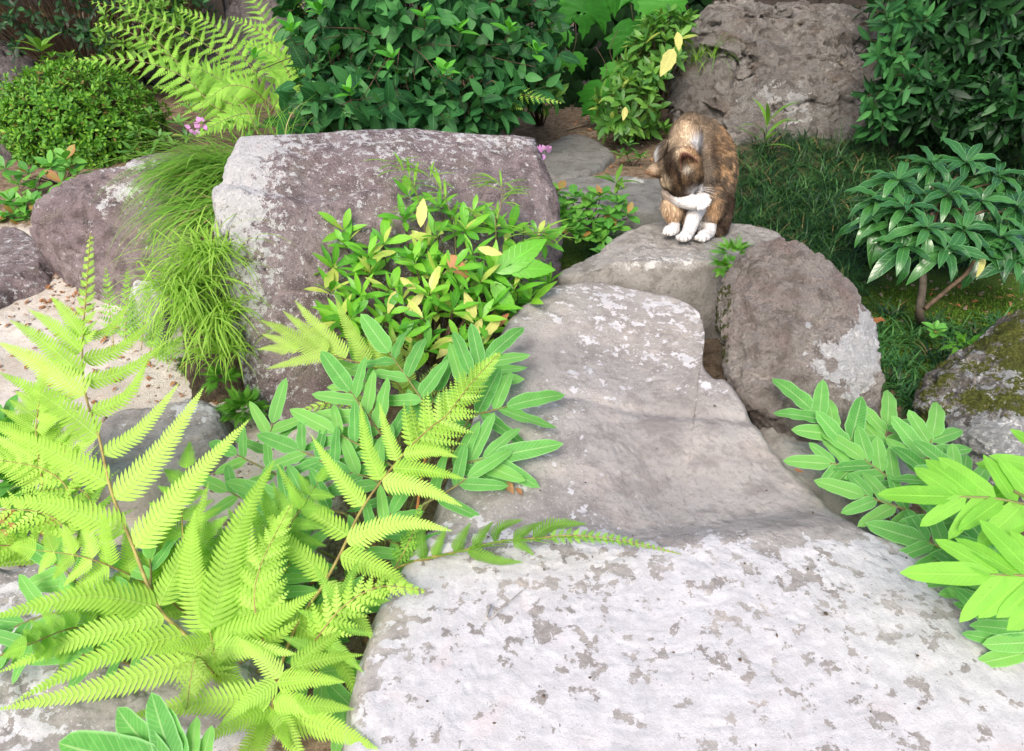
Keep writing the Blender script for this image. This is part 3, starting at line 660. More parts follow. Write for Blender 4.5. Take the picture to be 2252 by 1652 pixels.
# ---------------------------------------------------------------- ferns
def pinna_arrays(C, N, W, n, wid=.74, sweep=.33, hi=True, rib=.0016, t0=.03, prof=None, droop=.12, serr=True):
    C = np.asarray(C, float); m = len(C); seg = np.linalg.norm(np.diff(C, axis=0), axis=1); L = seg.sum(); cum = np.concatenate([[0], np.cumsum(seg)]) / L
    T = np.gradient(C, axis=0); T /= np.linalg.norm(T, axis=1)[:, None]
    tt = t0 + (1 - t0) * (1 - (1 - np.arange(n) / n) ** 1.28) * .99
    def at(A, t): return np.stack([np.interp(t, cum, A[:, k]) for k in range(3)], -1)
    P = at(C, tt); Tt = at(T, tt); Nn = np.tile(N, (n, 1)) if np.ndim(N) == 1 else at(N, tt)
    Nn = Nn - Tt * (Nn * Tt).sum(1)[:, None]; Nn /= np.linalg.norm(Nn, axis=1)[:, None]; S = np.cross(Nn, Tt)
    pr = prof(tt) if prof else np.minimum(1, .80 + 1.8 * tt) * (1 - tt) ** .78
    pr = np.maximum(pr, .07) * (1 + .06 * np.sin(np.arange(n) * 1.3))
    dt = np.gradient(tt); sp = (L * dt * wid)[:, None]
    if hi: a = np.array([0, .22, .45, .66, .84, 1.0]); hw = np.array([.52, .50, .46, .40, .27, .03]); cols = np.array([-1, 0, 1.])
    else: a = np.array([0, .5, .85, 1.0]); hw = np.array([.5, .46, .28, .03]); cols = np.array([-1, 1.])
    Vs, Fs, Ls = [], [], []; base = 0; na, nc = len(a), len(cols); tplF = grid_faces(nc, na)
    for s in (-1, 1):
        Dv = S * s * math.cos(sweep) + Tt * math.sin(sweep); Dv = Dv * 1.0
        X = np.cross(Nn, Dv); ln = (W * pr)[:, None, None]
        jit = 1 + (np.random.rand(n) - .5)[:, None, None] * .10; ln = ln * jit
        AA = a[None, :, None]; ctr = P[:, None] + Dv[:, None] * AA * ln + Tt[:, None] * (AA ** 2) * ln * .26 - Nn[:, None] * (AA ** 2) * ln * droop
        wv = np.minimum(sp * 1.12, (W * pr * .62 + 6e-4)[:, None]) * hw[None]
        if hi and serr: wv = wv * (1 + .10 * np.where(np.arange(na) % 2, 1, -1))[None]
        off_ = cols[None, None, :, None] * wv[:, :, None, None] * X[:, None, None, :]
        lift = (np.abs(cols) * .35)[None, None, :, None] * wv[:, :, None, None] * Nn[:, None, None, :]
        V = ctr[:, :, None, :] + off_ + lift
        Vs.append(V.reshape(-1, 3)); Fs.append((tplF[None] + (np.arange(n) * na * nc)[:, None, None] + base).reshape(-1, 4)); base += n * na * nc
        lf = np.zeros((n, na, nc, 3)); lf[..., 0] = cols[None, None, :] * s; lf[..., 1] = a[None, :, None]; Ls.append(lf.reshape(-1, 3))
    V, F = tube(C, rib, rib * .25, 4); Vs.append(V); Fs.append(F + base); Ls.append(np.zeros((len(V), 3)))
    return np.concatenate(Vs), np.concatenate(Fs), np.concatenate(Ls)

def frond(plant, pts, mat, explicit=(), Lmax=.2, pairs=14, t0=.25, W=.03, npp=18, ang=(66, 42), Nh=(0, -.35, 1), hi=True, droop=.12, stem_r=.0028,
          auto=(0, 1), tri=.18, bend=.12, tipdroop=0.0, fl=1.0, wid=.74, Wx=None, stemmat=None, minor=None, side_scale=(1, 1)):
    o0 = off(plant); C = catmull(np.array([PX(*p) for p in pts]), 60)
    T = np.gradient(C, axis=0); T /= np.linalg.norm(T, axis=1)[:, None]
    seg = np.concatenate([[0], np.cumsum(np.linalg.norm(np.diff(C, axis=0), axis=1))]); tot = seg[-1]; seg /= tot
    V, F = tube(C, stem_r, stem_r * .25, 6)
    fr = link('frond', fast_mesh('frond', V - o0, F, stemmat or M_rachis), plant)
    Nh = nrm(Nh); U, Vp, D = proj(C)
    def at(t): return np.array([np.interp(t, seg, C[:, k]) for k in range(3)]), nrm([np.interp(t, seg, T[:, k]) for k in range(3)])
    def add(P, n_, L, ex=False):
        n = max(5, int(npp * min(1, .35 + .65 * L / Lmax)))
        Nn = nrm(n_)
        Wn = W * min(1, (.30 + .70 * L / Lmax))
        if ex: Wn = (Wx or .028) * min(1.15, .25 + .75 * L / .2) * random.uniform(.85, 1.12); n = max(12, int(35 * min(1.1, .4 + .6 * L / .2)))
        V, F, lf = pinna_arrays(P, Nn, Wn, n, wid, hi=hi, rib=max(.0008, stem_r * .38))
        link('pinna', fast_mesh('pinna', V - o0, F, mat, True, {'lf': lf, 'rnd': np.full(len(V), random.random() * .6)}), fr)
    a0, a1 = auto
    if pairs:
        for i in range(pairs):
            x = (i + .5) / pairs; t = t0 + (1 - t0) * (1 - (1 - x) ** 1.25) * .985
            if not (a0 <= t <= a1): continue
            rel = (t - t0) / (1 - t0); sh = min(1, .75 + rel / tri * .25) * (1 - rel) ** .85 + .02
            L0 = Lmax * sh * fl
            for s in (-1, 1):
                L = L0 * side_scale[0 if s < 0 else 1] * (1 + .12 * (random.random() - .5))
                p, tv = at(min(.995, t + (.006 if s > 0 else 0))); n_ = Nh - tv * (Nh @ tv); n_ = nrm(n_); S = np.cross(tv, n_) * s
                an = R(ang[0] + (ang[1] - ang[0]) * rel) + R(random.uniform(-5, 5)); d = S * math.sin(an) + tv * math.cos(an)
                q = np.linspace(0, 1, 14)[:, None]
                P = p + d * L * q + tv * L * bend * q ** 2 - UPV * L * (droop + random.uniform(-.05, .05)) * q ** 2
                add(P, n_, L)
    for e in explicit:
        node, tip, dd = e[0], e[1], e[2]; mid = e[3] if len(e) > 3 else None
        k = int(np.argmin((U - node[0]) ** 2 + (Vp - node[1]) ** 2)); p = C[k]
        q = PX(tip[0], tip[1], D[k] + dd)
        if mid is None:
            L = np.linalg.norm(q - p); m = (p + q) / 2 + UPV * L * .06
        else: m = PX(mid[0], mid[1], D[k] + dd * .5)
        P = catmull(np.array([p, m, q]), 16); L = np.linalg.norm(q - p)
        tv = nrm(q - p); n_ = Nh + np.random.normal(0, .12, 3); n_ = n_ - tv * (n_ @ tv); add(P, n_, L, True)
    return fr

FG = 'bright wood ferns in the left front'
A = thing('wood_fern', 'tallest yellow-green fern at left, its pointed frond rising to the purple-grey boulder', 'fern', PX(485, 1500, .97), FG)
frond(A, [(485, 1500, .97), (410, 1400, .985), (347, 1334, 1.0), (290, 1195, 1.02), (245, 1080, 1.05), (215, 950, 1.08), (188, 867, 1.12), (181, 760, 1.18), (190, 640, 1.24), (199, 514, 1.30)], M_fern,
      Lmax=.085, pairs=34, t0=.02, auto=(.70, 1), W=.019, npp=15, ang=(62, 38), droop=.05, stem_r=.0034, Nh=(.1, -.75, .8), explicit=[
      ((176, 737), (112, 652), .05), ((181, 774), (62, 680), .06), ((181, 824), (22, 704), .05), ((188, 874), (-6, 752), .06, (90, 800)), ((217, 962), (-4, 818), .04, (115, 882)),
      ((240, 1061), (-20, 938), .0, (98, 985)), ((272, 1176), (-25, 1100), -.03, (120, 1112)), ((347, 1334), (-30, 1362), -.10, (190, 1312)),
      ((372, 1360), (-5, 1480), -.08, (200, 1395)), ((400, 1395), (28, 1545), -.10, (235, 1440)), ((440, 1450), (-12, 1562), -.12, (235, 1510)),
      ((182, 745), (282, 664), .06, (240, 725)), ((183, 786), (334, 704), .06, (262, 768)), ((190, 838), (371, 747), .05, (285, 812)), ((205, 900), (327, 784), .05, (280, 870)),
      ((232, 1000), (394, 842), .06, (310, 945)), ((262, 1105), (448, 852), .06, (352, 995)), ((288, 1212), (549, 922), .05, (425, 1052)), ((350, 1340), (459, 1062), .04, (420, 1180)),
      ((460, 1480), (655, 1345), .02, (560, 1385)), ((430, 1440), (540, 1260), .03)])
frond(A, [(485, 1500, .97), (470, 1430, .96), (462, 1390, .96)], M_fern, pairs=0, Wx=.036, stem_r=.002, Nh=(0, -.6, .9), explicit=[
      ((462, 1390), (604, 1012), .10, (515, 1180)), ((466, 1410), (700, 1300), .03, (580, 1370)), ((466, 1410), (330, 1440), -.05), ((470, 1430), (655, 1440), -.02), ((464, 1395), (430, 1120), .07, (420, 1260)),
      ((475, 1460), (560, 1560), -.06), ((475, 1460), (395, 1570), -.07), ((470, 1440), (540, 1110), .07, (535, 1270))])
frond(A, [(485, 1500, .97), (462, 1470, .93), (430, 1450, .90), (410, 1560, .86)], M_fernpale, Lmax=.05, pairs=14, t0=.2, W=.012, npp=9, stem_r=.002, Nh=(0, -.5, .9))

B = thing('wood_fern', 'yellow-green fern with one frond tip leaning right over the blue-green leaflets beside the slab', 'fern', PX(600, 1500, 1.0), FG)
frond(B, [(605, 1500, 1.0), (653, 1374, 1.02), (710, 1288, 1.04), (752, 1211, 1.06), (790, 1130, 1.09), (834, 1064, 1.12), (901, 984, 1.16), (950, 938, 1.19), (984, 912, 1.21), (1034, 846, 1.25), (1098, 776, 1.30)], M_fern,
      Lmax=.10, pairs=30, t0=.30, auto=(.60, 1), W=.018, npp=14, ang=(70, 40), droop=.05, stem_r=.003, Nh=(.2, -.8, .8), fl=1.1, explicit=[
      ((838, 1062), (792, 884), .03, (808, 985)), ((874, 1017), (834, 884), .03, (850, 950)), ((760, 1180), (609, 1020), .03, (668, 1110)), ((800, 1110), (683, 955), .03, (735, 1035)),
      ((720, 1270), (566, 1090), .02, (630, 1190)), ((862, 1040), (1024, 1054), .0, (945, 1036)), ((890, 1000), (1008, 1006), .0, (950, 992)), ((838, 1066), (1018, 1114), -.02, (930, 1074)),
      ((765, 1190), (995, 1168), -.02, (880, 1150)), ((752, 1222), (922, 1310), -.04, (845, 1256)), ((715, 1290), (828, 1418), -.05, (780, 1345)), ((660, 1365), (880, 1290), -.03, (770, 1330)),
      ((650, 1380), (530, 1250), .0, (580, 1310)), ((655, 1375), (795, 1560), -.08, (745, 1450))])
frond(B, [(605, 1500, 1.0), (585, 1430, .98), (560, 1330, .98), (575, 1240, 1.0), (640, 1110, 1.05)], M_fern, Lmax=.07, pairs=18, t0=.2, W=.016, npp=12, stem_r=.002, Nh=(0, -.6, .9))
frond(B, [(640, 1490, .99), (700, 1400, .97), (760, 1330, .97), (840, 1290, .98), (935, 1300, .99)], M_fern, Lmax=.05, pairs=13, t0=.25, W=.012, npp=9, stem_r=.0018, Nh=(0, -.5, .9))

B2 = thing('wood_fern', 'pale fern filling the middle of the left fern mass, its tips pointing up and right', 'fern', PX(470, 1400, 1.12), FG)
for pts, sc_ in [([(470, 1400, 1.12), (420, 1260, 1.14), (400, 1140, 1.18), (410, 1030, 1.23)], 105), ([(470, 1400, 1.12), (330, 1290, 1.12), (200, 1230, 1.13), (80, 1210, 1.13)], 110), ([(475, 1400, 1.12), (560, 1250, 1.15), (640, 1150, 1.2), (700, 1060, 1.25)], 105), ([(300, 1420, 1.06), (180, 1380, 1.04), (60, 1420, 1.02)], 90), ([(100, 1100, 1.25), (80, 960, 1.3), (90, 860, 1.36)], 95), ([(640, 1420, 1.04), (720, 1470, 1.0), (800, 1530, .97)], 60)][:-1]:
    pts = [(a_, b_, c_ - .13 * min(1, k_ / 2)) for k_, (a_, b_, c_) in enumerate(pts)]; q_ = catmull(np.array(pts, float), 30); ex = []; tot_ = 8
    for k in range(tot_):
        f = .18 + .78 * k / tot_; i_ = int(f * 29); nx_, ny_ = q_[i_][0], q_[i_][1]; dx, dy = q_[min(29, i_ + 1)][:2] - q_[max(0, i_ - 1)][:2]; L = math.hypot(dx, dy); dx /= L; dy /= L
        for s_ in (-1, 1): w_ = sc_ * 1.75 * (1.15 - f) * random.uniform(.9, 1.1); ex.append(((nx_, ny_), (nx_ + (-dy * s_ * .86 + dx * .5) * w_, ny_ + (dx * s_ * .86 + dy * .5) * w_), random.uniform(-.02, .03)))
    ex.append((tuple(q_[-1][:2]), (q_[-1][0] + dx * 60, q_[-1][1] + dy * 60), .03)); frond(B2, pts, M_fernmid if sc_ in (105, 90) else M_fern, pairs=0, Wx=.036, stem_r=.002, Nh=(0, -.6, .8), explicit=ex)

Cf = thing('wood_fern', 'fern with one long frond lying sideways out over the middle of the slab', 'fern', PX(820, 1290, 1.1), FG)
frond(Cf, [(822, 1290, 1.10), (867, 1253, 1.10), (924, 1231, 1.09), (1017, 1211, 1.08), (1097, 1191, 1.07), (1180, 1184, 1.07), (1251, 1180, 1.07), (1351, 1190, 1.07), (1420, 1203, 1.07), (1500, 1219, 1.07)], M_fernback,
      Lmax=.085, pairs=20, t0=.10, auto=(.10, .82), W=.014, npp=14, ang=(58, 22), droop=.2, stem_r=.0022, Nh=(.25, .55, .6), fl=.9)
frond(Cf, [(900, 1240, 1.095), (1017, 1211, 1.08), (1097, 1191, 1.07), (1180, 1184, 1.07), (1251, 1180, 1.07), (1351, 1190, 1.07)], M_fernback, pairs=0, Wx=.030, stem_r=.0016, Nh=(.3, -.9, .35), explicit=[
      ((930, 1230), (934, 1150), .03, (928, 1185)), ((960, 1225), (985, 1155), .03), ((1000, 1214), (1035, 1150), .03), ((1040, 1206), (1085, 1147), .03), ((1085, 1193), (1150, 1143), .03, (1100, 1160)), ((1130, 1188), (1195, 1148), .03), ((1170, 1185), (1290, 1152), .03, (1215, 1155)), ((1030, 1210), (1152, 1236), -.03, (1090, 1232)), ((1130, 1190), (1175, 1222), -.02)])
frond(Cf, [(867, 1253, 1.10), (905, 1180, 1.12), (925, 1110, 1.14)], M_fernback, Lmax=.03, pairs=12, t0=.1, W=.008, npp=6, stem_r=.0012)
frond(Cf, [(1200, 1181, 1.07), (1270, 1178, 1.065), (1370, 1188, 1.065), (1500, 1219, 1.07)], M_fernback, Lmax=.016, pairs=22, t0=.02, W=.006, npp=5, droop=.1, stem_r=.0012, Nh=(0, -.5, .8))
frond(Cf, [(868, 1250, 1.10), (850, 1300, 1.05), (880, 1350, 1.03), (920, 1360, 1.03), (968, 1380, 1.03)], M_fernback, Lmax=.018, pairs=14, t0=.1, W=.007, npp=5, stem_r=.0012)

Dp = thing('wood_fern', 'pale yellow fern fanned open against the foot of the big purple boulder', 'fern', PX(900, 900, 1.45), FG)
frond(Dp, [(905, 900, 1.45), (870, 840, 1.44), (820, 808, 1.43), (760, 790, 1.42), (700, 775, 1.41), (600, 768, 1.42)], M_fernpale,
      Lmax=.10, pairs=0, W=.016, npp=17, stem_r=.0022, Nh=(-.1, -.7, .7), explicit=[
      ((690, 776), (572, 704), .03), ((720, 780), (622, 684), .03), ((760, 790), (648, 660), .04, (690, 710)), ((810, 805), (737, 652), .05, (765, 720)), ((850, 825), (792, 690), .05), ((640, 770), (566, 768), .0),
      ((720, 780), (584, 812), -.03, (650, 795)), ((870, 840), (825, 700), .06), ((885, 860), (862, 720), .07), ((895, 880), (905, 745), .07), ((660, 772), (575, 735), .02)])
frond(Dp, [(905, 900, 1.45), (940, 850, 1.47), (960, 800, 1.5)], M_fernpale, Lmax=.05, pairs=12, t0=.1, W=.010, npp=9, stem_r=.0015, Nh=(-.1, -.7, .7))
frond(Dp, [(905, 900, 1.45), (850, 890, 1.42), (760, 880, 1.40), (655, 905, 1.38)], M_fern, Lmax=.05, pairs=13, t0=.2, W=.010, npp=9, stem_r=.0015)

E = thing('wood_fern', 'low fern spreading its serrated fronds at the bottom edge beside the slab', 'fern', PX(640, 1560, .95), FG)
frond(E, [(600, 1580, .93), (600, 1540, .92), (610, 1500, .92), (640, 1470, .93)], M_fern, pairs=0, Wx=.030, stem_r=.002, Nh=(0, -.6, .8), explicit=[
      ((600, 1540), (278, 1578), -.06, (440, 1545)), ((600, 1540), (735, 1592), -.03, (670, 1555)), ((602, 1560), (832, 1648), -.08, (720, 1600)), ((600, 1570), (560, 1700), -.10), ((602, 1560), (690, 1720), -.10),
      ((610, 1500), (760, 1500), -.02), ((610, 1500), (480, 1600), -.05), ((600, 1560), (430, 1640), -.08), ((640, 1470), (800, 1440), .02), ((640, 1470), (770, 1380), .04), ((620, 1490), (520, 1400), .03), ((600, 1575), (640, 1650), -.08), ((600, 1560), (780, 1560), -.04), ((600, 1575), (500, 1720), -.1)])
frond(E, [(600, 1580, .93), (700, 1440, .95), (735, 1380, .97), (745, 1340, .98)], M_fernback, pairs=0, Wx=.028, stem_r=.002, Nh=(0, -.6, .8), explicit=[
      ((735, 1380), (822, 1400), .0), ((720, 1410), (800, 1480), -.02), ((745, 1340), (860, 1320), .02), ((745, 1345), (690, 1240), .04), ((735, 1380), (650, 1340), .02), ((700, 1440), (620, 1400), .0), ((745, 1340), (790, 1230), .05)])
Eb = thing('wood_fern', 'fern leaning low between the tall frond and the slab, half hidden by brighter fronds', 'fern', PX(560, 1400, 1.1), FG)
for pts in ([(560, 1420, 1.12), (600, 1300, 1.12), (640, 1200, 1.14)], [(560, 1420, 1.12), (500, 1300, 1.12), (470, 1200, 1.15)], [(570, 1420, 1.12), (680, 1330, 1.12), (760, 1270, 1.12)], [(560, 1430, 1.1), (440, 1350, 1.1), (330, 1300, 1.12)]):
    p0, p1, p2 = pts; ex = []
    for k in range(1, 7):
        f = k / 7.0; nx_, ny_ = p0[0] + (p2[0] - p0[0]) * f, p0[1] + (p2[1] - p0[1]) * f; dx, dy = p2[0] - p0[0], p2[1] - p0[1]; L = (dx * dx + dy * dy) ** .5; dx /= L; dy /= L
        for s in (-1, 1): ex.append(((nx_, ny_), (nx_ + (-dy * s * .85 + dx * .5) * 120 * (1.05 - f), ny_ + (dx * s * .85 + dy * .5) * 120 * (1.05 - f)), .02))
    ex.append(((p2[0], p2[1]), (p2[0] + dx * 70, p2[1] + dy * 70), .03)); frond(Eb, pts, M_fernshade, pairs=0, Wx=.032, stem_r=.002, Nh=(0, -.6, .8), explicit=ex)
Ff = thing('wood_fern', 'leafy fern crowding the left edge below the tall frond', 'fern', PX(120, 1260, 1.12), FG)
for pts, lm in [([(120, 1260, 1.12), (150, 1170, 1.12), (150, 1080, 1.14), (90, 1030, 1.16), (-20, 1010, 1.18)], .09), ([(120, 1260, 1.12), (160, 1200, 1.08), (100, 1130, 1.06), (-60, 1120, 1.04)], .08),
                ([(120, 1260, 1.12), (60, 1210, 1.08), (-10, 1200, 1.05), (-60, 1215, 1.03)], .07), ([(130, 1260, 1.12), (190, 1180, 1.10), (205, 1120, 1.12), (170, 1075, 1.15), (80, 1080, 1.18)], .06),
                ([(130, 1260, 1.12), (175, 1160, 1.15), (150, 1020, 1.22), (110, 920, 1.28), (60, 850, 1.32)], .07)]:
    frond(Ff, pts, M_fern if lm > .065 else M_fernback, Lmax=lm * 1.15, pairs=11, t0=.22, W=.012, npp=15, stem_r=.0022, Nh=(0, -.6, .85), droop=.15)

Gf = thing('wood_fern', 'small upright fern with short spikes between the tall frond and the lime grass', 'fern', PX(290, 760, 1.75), FG)
for tip, bs in [((232, 588), (250, 760)), ((280, 590), (275, 760)), ((292, 645), (290, 765)), ((327, 612), (310, 770)), ((350, 690), (330, 775)), ((400, 740), (330, 790))]:
    frond(Gf, [(bs[0], bs[1], 1.72), ((bs[0] + tip[0]) / 2, (bs[1] + tip[1]) / 2 + 6, 1.74), (tip[0], tip[1], 1.77)], M_fernback, Lmax=.045, pairs=13, t0=.1, W=.010, npp=7, stem_r=.0012, hi=False, Nh=(0, -.8, .6))

Hf = thing('wood_fern', 'light green ferns arching left over the clipped azalea', 'fern', PX(590, 260, 2.85), None)
BKF = [([(585, 245, 2.85), (493, 247, 2.82), (417, 170, 2.85), (350, 93, 2.9), (283, 27, 2.95), (197, 3, 3.0)], .17),
       ([(585, 230, 2.85), (580, 190, 2.85), (533, 123, 2.88), (467, 53, 2.92), (388, 20, 2.96)], .15),
       ([(570, 245, 2.8), (517, 200, 2.75), (450, 157, 2.72), (375, 143, 2.7)], .11),
       ([(560, 262, 2.78), (480, 240, 2.7), (400, 168, 2.68), (290, 132, 2.66), (158, 133, 2.64)], .12),
       ([(570, 240, 2.9), (450, 170, 2.9), (330, 100, 2.92), (267, 62, 2.94), (205, 52, 2.96)], .14),
       ([(600, 230, 2.8), (633, 140, 2.85), (567, 67, 2.9), (505, 37, 2.95)], .13),
       ([(600, 240, 2.75), (640, 180, 2.75), (600, 120, 2.78), (530, 90, 2.8)], .13),
       ([(600, 240, 2.9), (660, 110, 3.0), (650, 20, 3.1), (600, -40, 3.2)], .16),
       ([(560, 250, 2.75), (470, 215, 2.72), (400, 200, 2.7), (345, 190, 2.68)], .09),
       ([(600, 250, 2.7), (560, 200, 2.62), (500, 190, 2.6), (440, 235, 2.6)], .09),
       ([(610, 250, 2.9), (690, 120, 3.0), (700, 30, 3.1), (690, -40, 3.2)], .15),
       ([(590, 250, 2.95), (540, 170, 3.0), (440, 90, 3.05), (330, 30, 3.1), (250, -10, 3.15)], .15), ([(590, 255, 2.7), (620, 210, 2.66), (660, 180, 2.64), (700, 170, 2.62)], .10),
       ([(590, 260, 2.65), (540, 250, 2.6), (480, 270, 2.58), (430, 300, 2.58)], .07), ([(600, 245, 2.95), (610, 130, 3.0), (570, 20, 3.05), (520, -40, 3.1)], .15)]
for pts, lm in BKF:
    frond(Hf, pts, M_fernmid, Lmax=lm * 1.05, pairs=17, t0=.16, W=.0165, npp=19, stem_r=.003, hi=False, Nh=(0, -.75, .65), droop=.18, bend=.05, ang=(66, 40), stemmat=M_gstem, wid=.85)
Hg = thing('wood_fern', 'single fern frond poking from the right foot of the dark round-leaved bush', 'fern', PX(1080, 230, 2.6), None)
for pts in ([(1060, 215, 2.6), (1120, 205, 2.55), (1180, 215, 2.5), (1236, 227, 2.48)], [(1060, 225, 2.6), (1110, 225, 2.55), (1150, 240, 2.52)], [(1080, 60, 2.9), (1120, 40, 2.9), (1150, 70, 2.88)]):
    frond(Hg, pts, M_fernback, Lmax=.06, pairs=13, t0=.15, W=.011, npp=8, stem_r=.002, hi=False, Nh=(0, -.75, .65), droop=.1)

# ---------------------------------------------------------------- royal ferns (broad leaflets)
L_royal = Leafset('leaflet', [leaf_tpl(.33, 9, .12, .15, 'oblong', wavy=.10, seed=1), leaf_tpl(.30, 9, .22, .40, 'oblong', wavy=.18, seed=2), leaf_tpl(.36, 9, .08, -.05, 'oblong', wavy=.14, seed=3, tw=.3)], M_royal)
L_royaly = Leafset('leaflet', [leaf_tpl(.33, 8, .12, .25, 'oblong', wavy=.06, seed=4), leaf_tpl(.30, 8, .16, .1, 'oblong', wavy=.08, seed=5)], M_royaly)
def royal(plant, axis, n=4, Ls=.085, ls=None, tip=1.15, tipdir=None, ang=55, up=(0, -.55, .85), t0=.15, lset=None, tip_px=None, wid=1.0, stem=None):
    """axis: (u, v, depth) points of one leaf-bearing axis, leaflets in pairs and one at the end"""
    lset = lset or L_royal; o0 = off(plant); C = catmull(np.array([PX(*p) for p in axis]), 24); T = np.gradient(C, axis=0); T /= np.linalg.norm(T, axis=1)[:, None]
    fa = Acc(); V, F = tube(C, .0022, .0012, 6); fa.add(V, F)
    rt0 = np.array([o0[0], o0[1], float(gz(o0[0], o0[1])[0]) - .01]) + np.array([random.uniform(-.02, .02), random.uniform(-.02, .02), 0])
    md = rt0 * .62 + C[0] * .38 + UPV * .12 * max(.02, C[0][2] - rt0[2]); V, F = tube([rt0, md, C[0]], .0028, .0022, 6, 12); fa.add(V, F)
    fr = link('frond', fa.mesh('frond', stem or M_gstem, shift=o0), plant); fr_items = lset.items; lset.items = []
    up = nrm(up)
    for i in range(n):
        t = t0 + (1 - t0) * (i + .3) / n; k = min(23, int(t * 23)); tv = T[k]; nn = nrm(up - tv * (up @ tv)); S = np.cross(tv, nn)
        for s in (-1, 1):
            a = R(ang - 14 * t + random.uniform(-9, 9)); d = S * s * math.sin(a) + tv * math.cos(a) - UPV * random.uniform(-.05, .15)
            lset.add(C[k] + tv * (.004 * s), d, nn + np.random.normal(0, .15, 3), Ls * (1 - .22 * abs(t - .45)) * random.uniform(.88, 1.08), wid * random.uniform(.92, 1.1))
    tv = T[-1]
    lset.add(C[-1], tv if tipdir is None else tipdir, nrm(up - tv * (up @ tv)), Ls * tip, wid * 1.05)
    items = lset.items; lset.items = fr_items
    for (k, p, x, y, z) in items:
        o = bpy.data.objects.new('leaflet', lset.me[k]); COL.objects.link(o); o.parent = fr; q = p - o0
        o.matrix_basis = Matrix(((x[0], y[0], z[0], q[0]), (x[1], y[1], z[1], q[1]), (x[2], y[2], z[2], q[2]), (0, 0, 0, 1)))
RG = 'royal ferns with broad leaflets'
Ra = thing('royal_fern', 'blue-green broad-leaved fern in the middle, left of the slab, behind the wood fern tips', 'fern', PX(850, 1260, 1.2), RG)
red = plain_mat('orange_stalk', (.42, .16, .05), (.30, .12, .05), .5)
V, F = tube([PX(905, 1230, 1.15), PX(935, 1010, 1.22), PX(985, 900, 1.3)], .0028, .0016, 6, 14); link('stalk', fast_mesh('stalk', V - off(Ra), F, red), Ra)
V, F = tube([PX(800, 1380, 1.1), PX(818, 1280, 1.14), PX(822, 1200, 1.18)], .003, .0022, 6, 14); link('stalk', fast_mesh('stalk', V - off(Ra), F, red), Ra)
for ax, n, Ls in [([(1008, 858, 1.36), (1040, 820, 1.38), (1070, 790, 1.40)], 3, .105), ([(945, 905, 1.32), (895, 830, 1.36), (855, 775, 1.40)], 3, .10), ([(1035, 915, 1.28), (1075, 905, 1.29), (1115, 894, 1.30)], 2, .10),
                  ([(985, 1035, 1.22), (1040, 1015, 1.22), (1085, 1005, 1.22)], 3, .098), ([(870, 1000, 1.26), (820, 930, 1.29), (770, 860, 1.33)], 4, .10), ([(870, 1030, 1.22), (800, 985, 1.24), (735, 950, 1.26)], 4, .085),
                  ([(880, 1120, 1.18), (830, 1060, 1.2), (770, 1040, 1.21)], 3, .085), ([(930, 1110, 1.17), (985, 1080, 1.17), (1030, 1050, 1.18)], 2, .075), ([(840, 1180, 1.14), (880, 1200, 1.13), (920, 1215, 1.12)], 2, .075),
                  ([(760, 1060, 1.2), (700, 1010, 1.23), (655, 990, 1.25)], 3, .085), ([(760, 1130, 1.16), (680, 1110, 1.17), (610, 1090, 1.18)], 3, .080), ([(700, 1210, 1.14), (640, 1160, 1.15), (590, 1120, 1.17)], 3, .075),
                  ([(880, 960, 1.32), (930, 930, 1.34), (960, 860, 1.38)], 3, .085), ([(780, 1240, 1.1), (830, 1180, 1.12), (860, 1130, 1.14)], 3, .07), ([(820, 860, 1.42), (800, 830, 1.44), (790, 800, 1.46)], 2, .08)]:
    royal(Ra, ax, n, Ls * 1.05, wid=.82)
Rb = thing('royal_fern', 'blue-green broad-leaved fern behind the wood ferns, over the grey lichened rock', 'fern', PX(430, 1450, 1.05), RG)
for ax, n, Ls in [([(590, 1010, 1.35), (590, 970, 1.37), (600, 930, 1.38)], 2, .075), ([(640, 1060, 1.26), (560, 1020, 1.28), (520, 1000, 1.30)], 2, .075), ([(620, 1140, 1.2), (540, 1100, 1.22), (500, 1080, 1.23)], 2, .07),
                  ([(200, 1350, 1.0), (110, 1350, 1.0), (30, 1380, .98)], 3, .075), ([(180, 1300, 1.03), (150, 1260, 1.05), (120, 1240, 1.06)], 2, .07), ([(300, 1380, .99), (330, 1290, 1.02), (330, 1230, 1.04)], 2, .07),
                  ([(330, 1400, .99), (260, 1430, .98), (180, 1440, .97)], 3, .06), ([(100, 1400, .98), (30, 1430, .96), (-20, 1450, .95)], 2, .06), ([(560, 1330, 1.03), (600, 1280, 1.05), (640, 1240, 1.07)], 3, .07),
                  ([(700, 1500, 1.0), (740, 1520, .99), (770, 1560, .98)], 2, .07), ([(650, 1440, 1.02), (690, 1470, 1.0), (720, 1500, .99)], 2, .07), ([(560, 1440, 1.02), (620, 1400, 1.03), (680, 1370, 1.05)], 3, .07), ([(640, 1330, 1.08), (700, 1350, 1.07), (770, 1340, 1.07)], 3, .065)]:
    royal(Rb, ax, n, Ls * 1.05, wid=.85)
Rc = thing('royal_fern', 'broad leaflets fanned at the bottom edge, left of the low fern', 'fern', PX(400, 1720, .78), RG)
for (bu, bv), (tu, tv_), L in [((360, 1690), (95, 1640), .12), ((370, 1690), (240, 1560), .12), ((385, 1690), (330, 1530), .13), ((400, 1690), (365, 1560), .12), ((420, 1690), (425, 1575), .12), ((440, 1690), (465, 1600), .10)]:
    p = PX(bu, bv, .80); q = PX(tu, tv_, .83); L_royal.add(p, q - p, (0, -.6, .8), np.linalg.norm(q - p) * 1.05, 1.15)
L_royal.finish(Rc, 'leaflet')
V, F = tube([np.array([off(Rc)[0], off(Rc)[1] + .05, .0]), PX(400, 1695, .80)], .004, .003, 6, 8); link('stalk', fast_mesh('stalk', V - off(Rc), F, M_gstem), Rc)
RW = 1.2
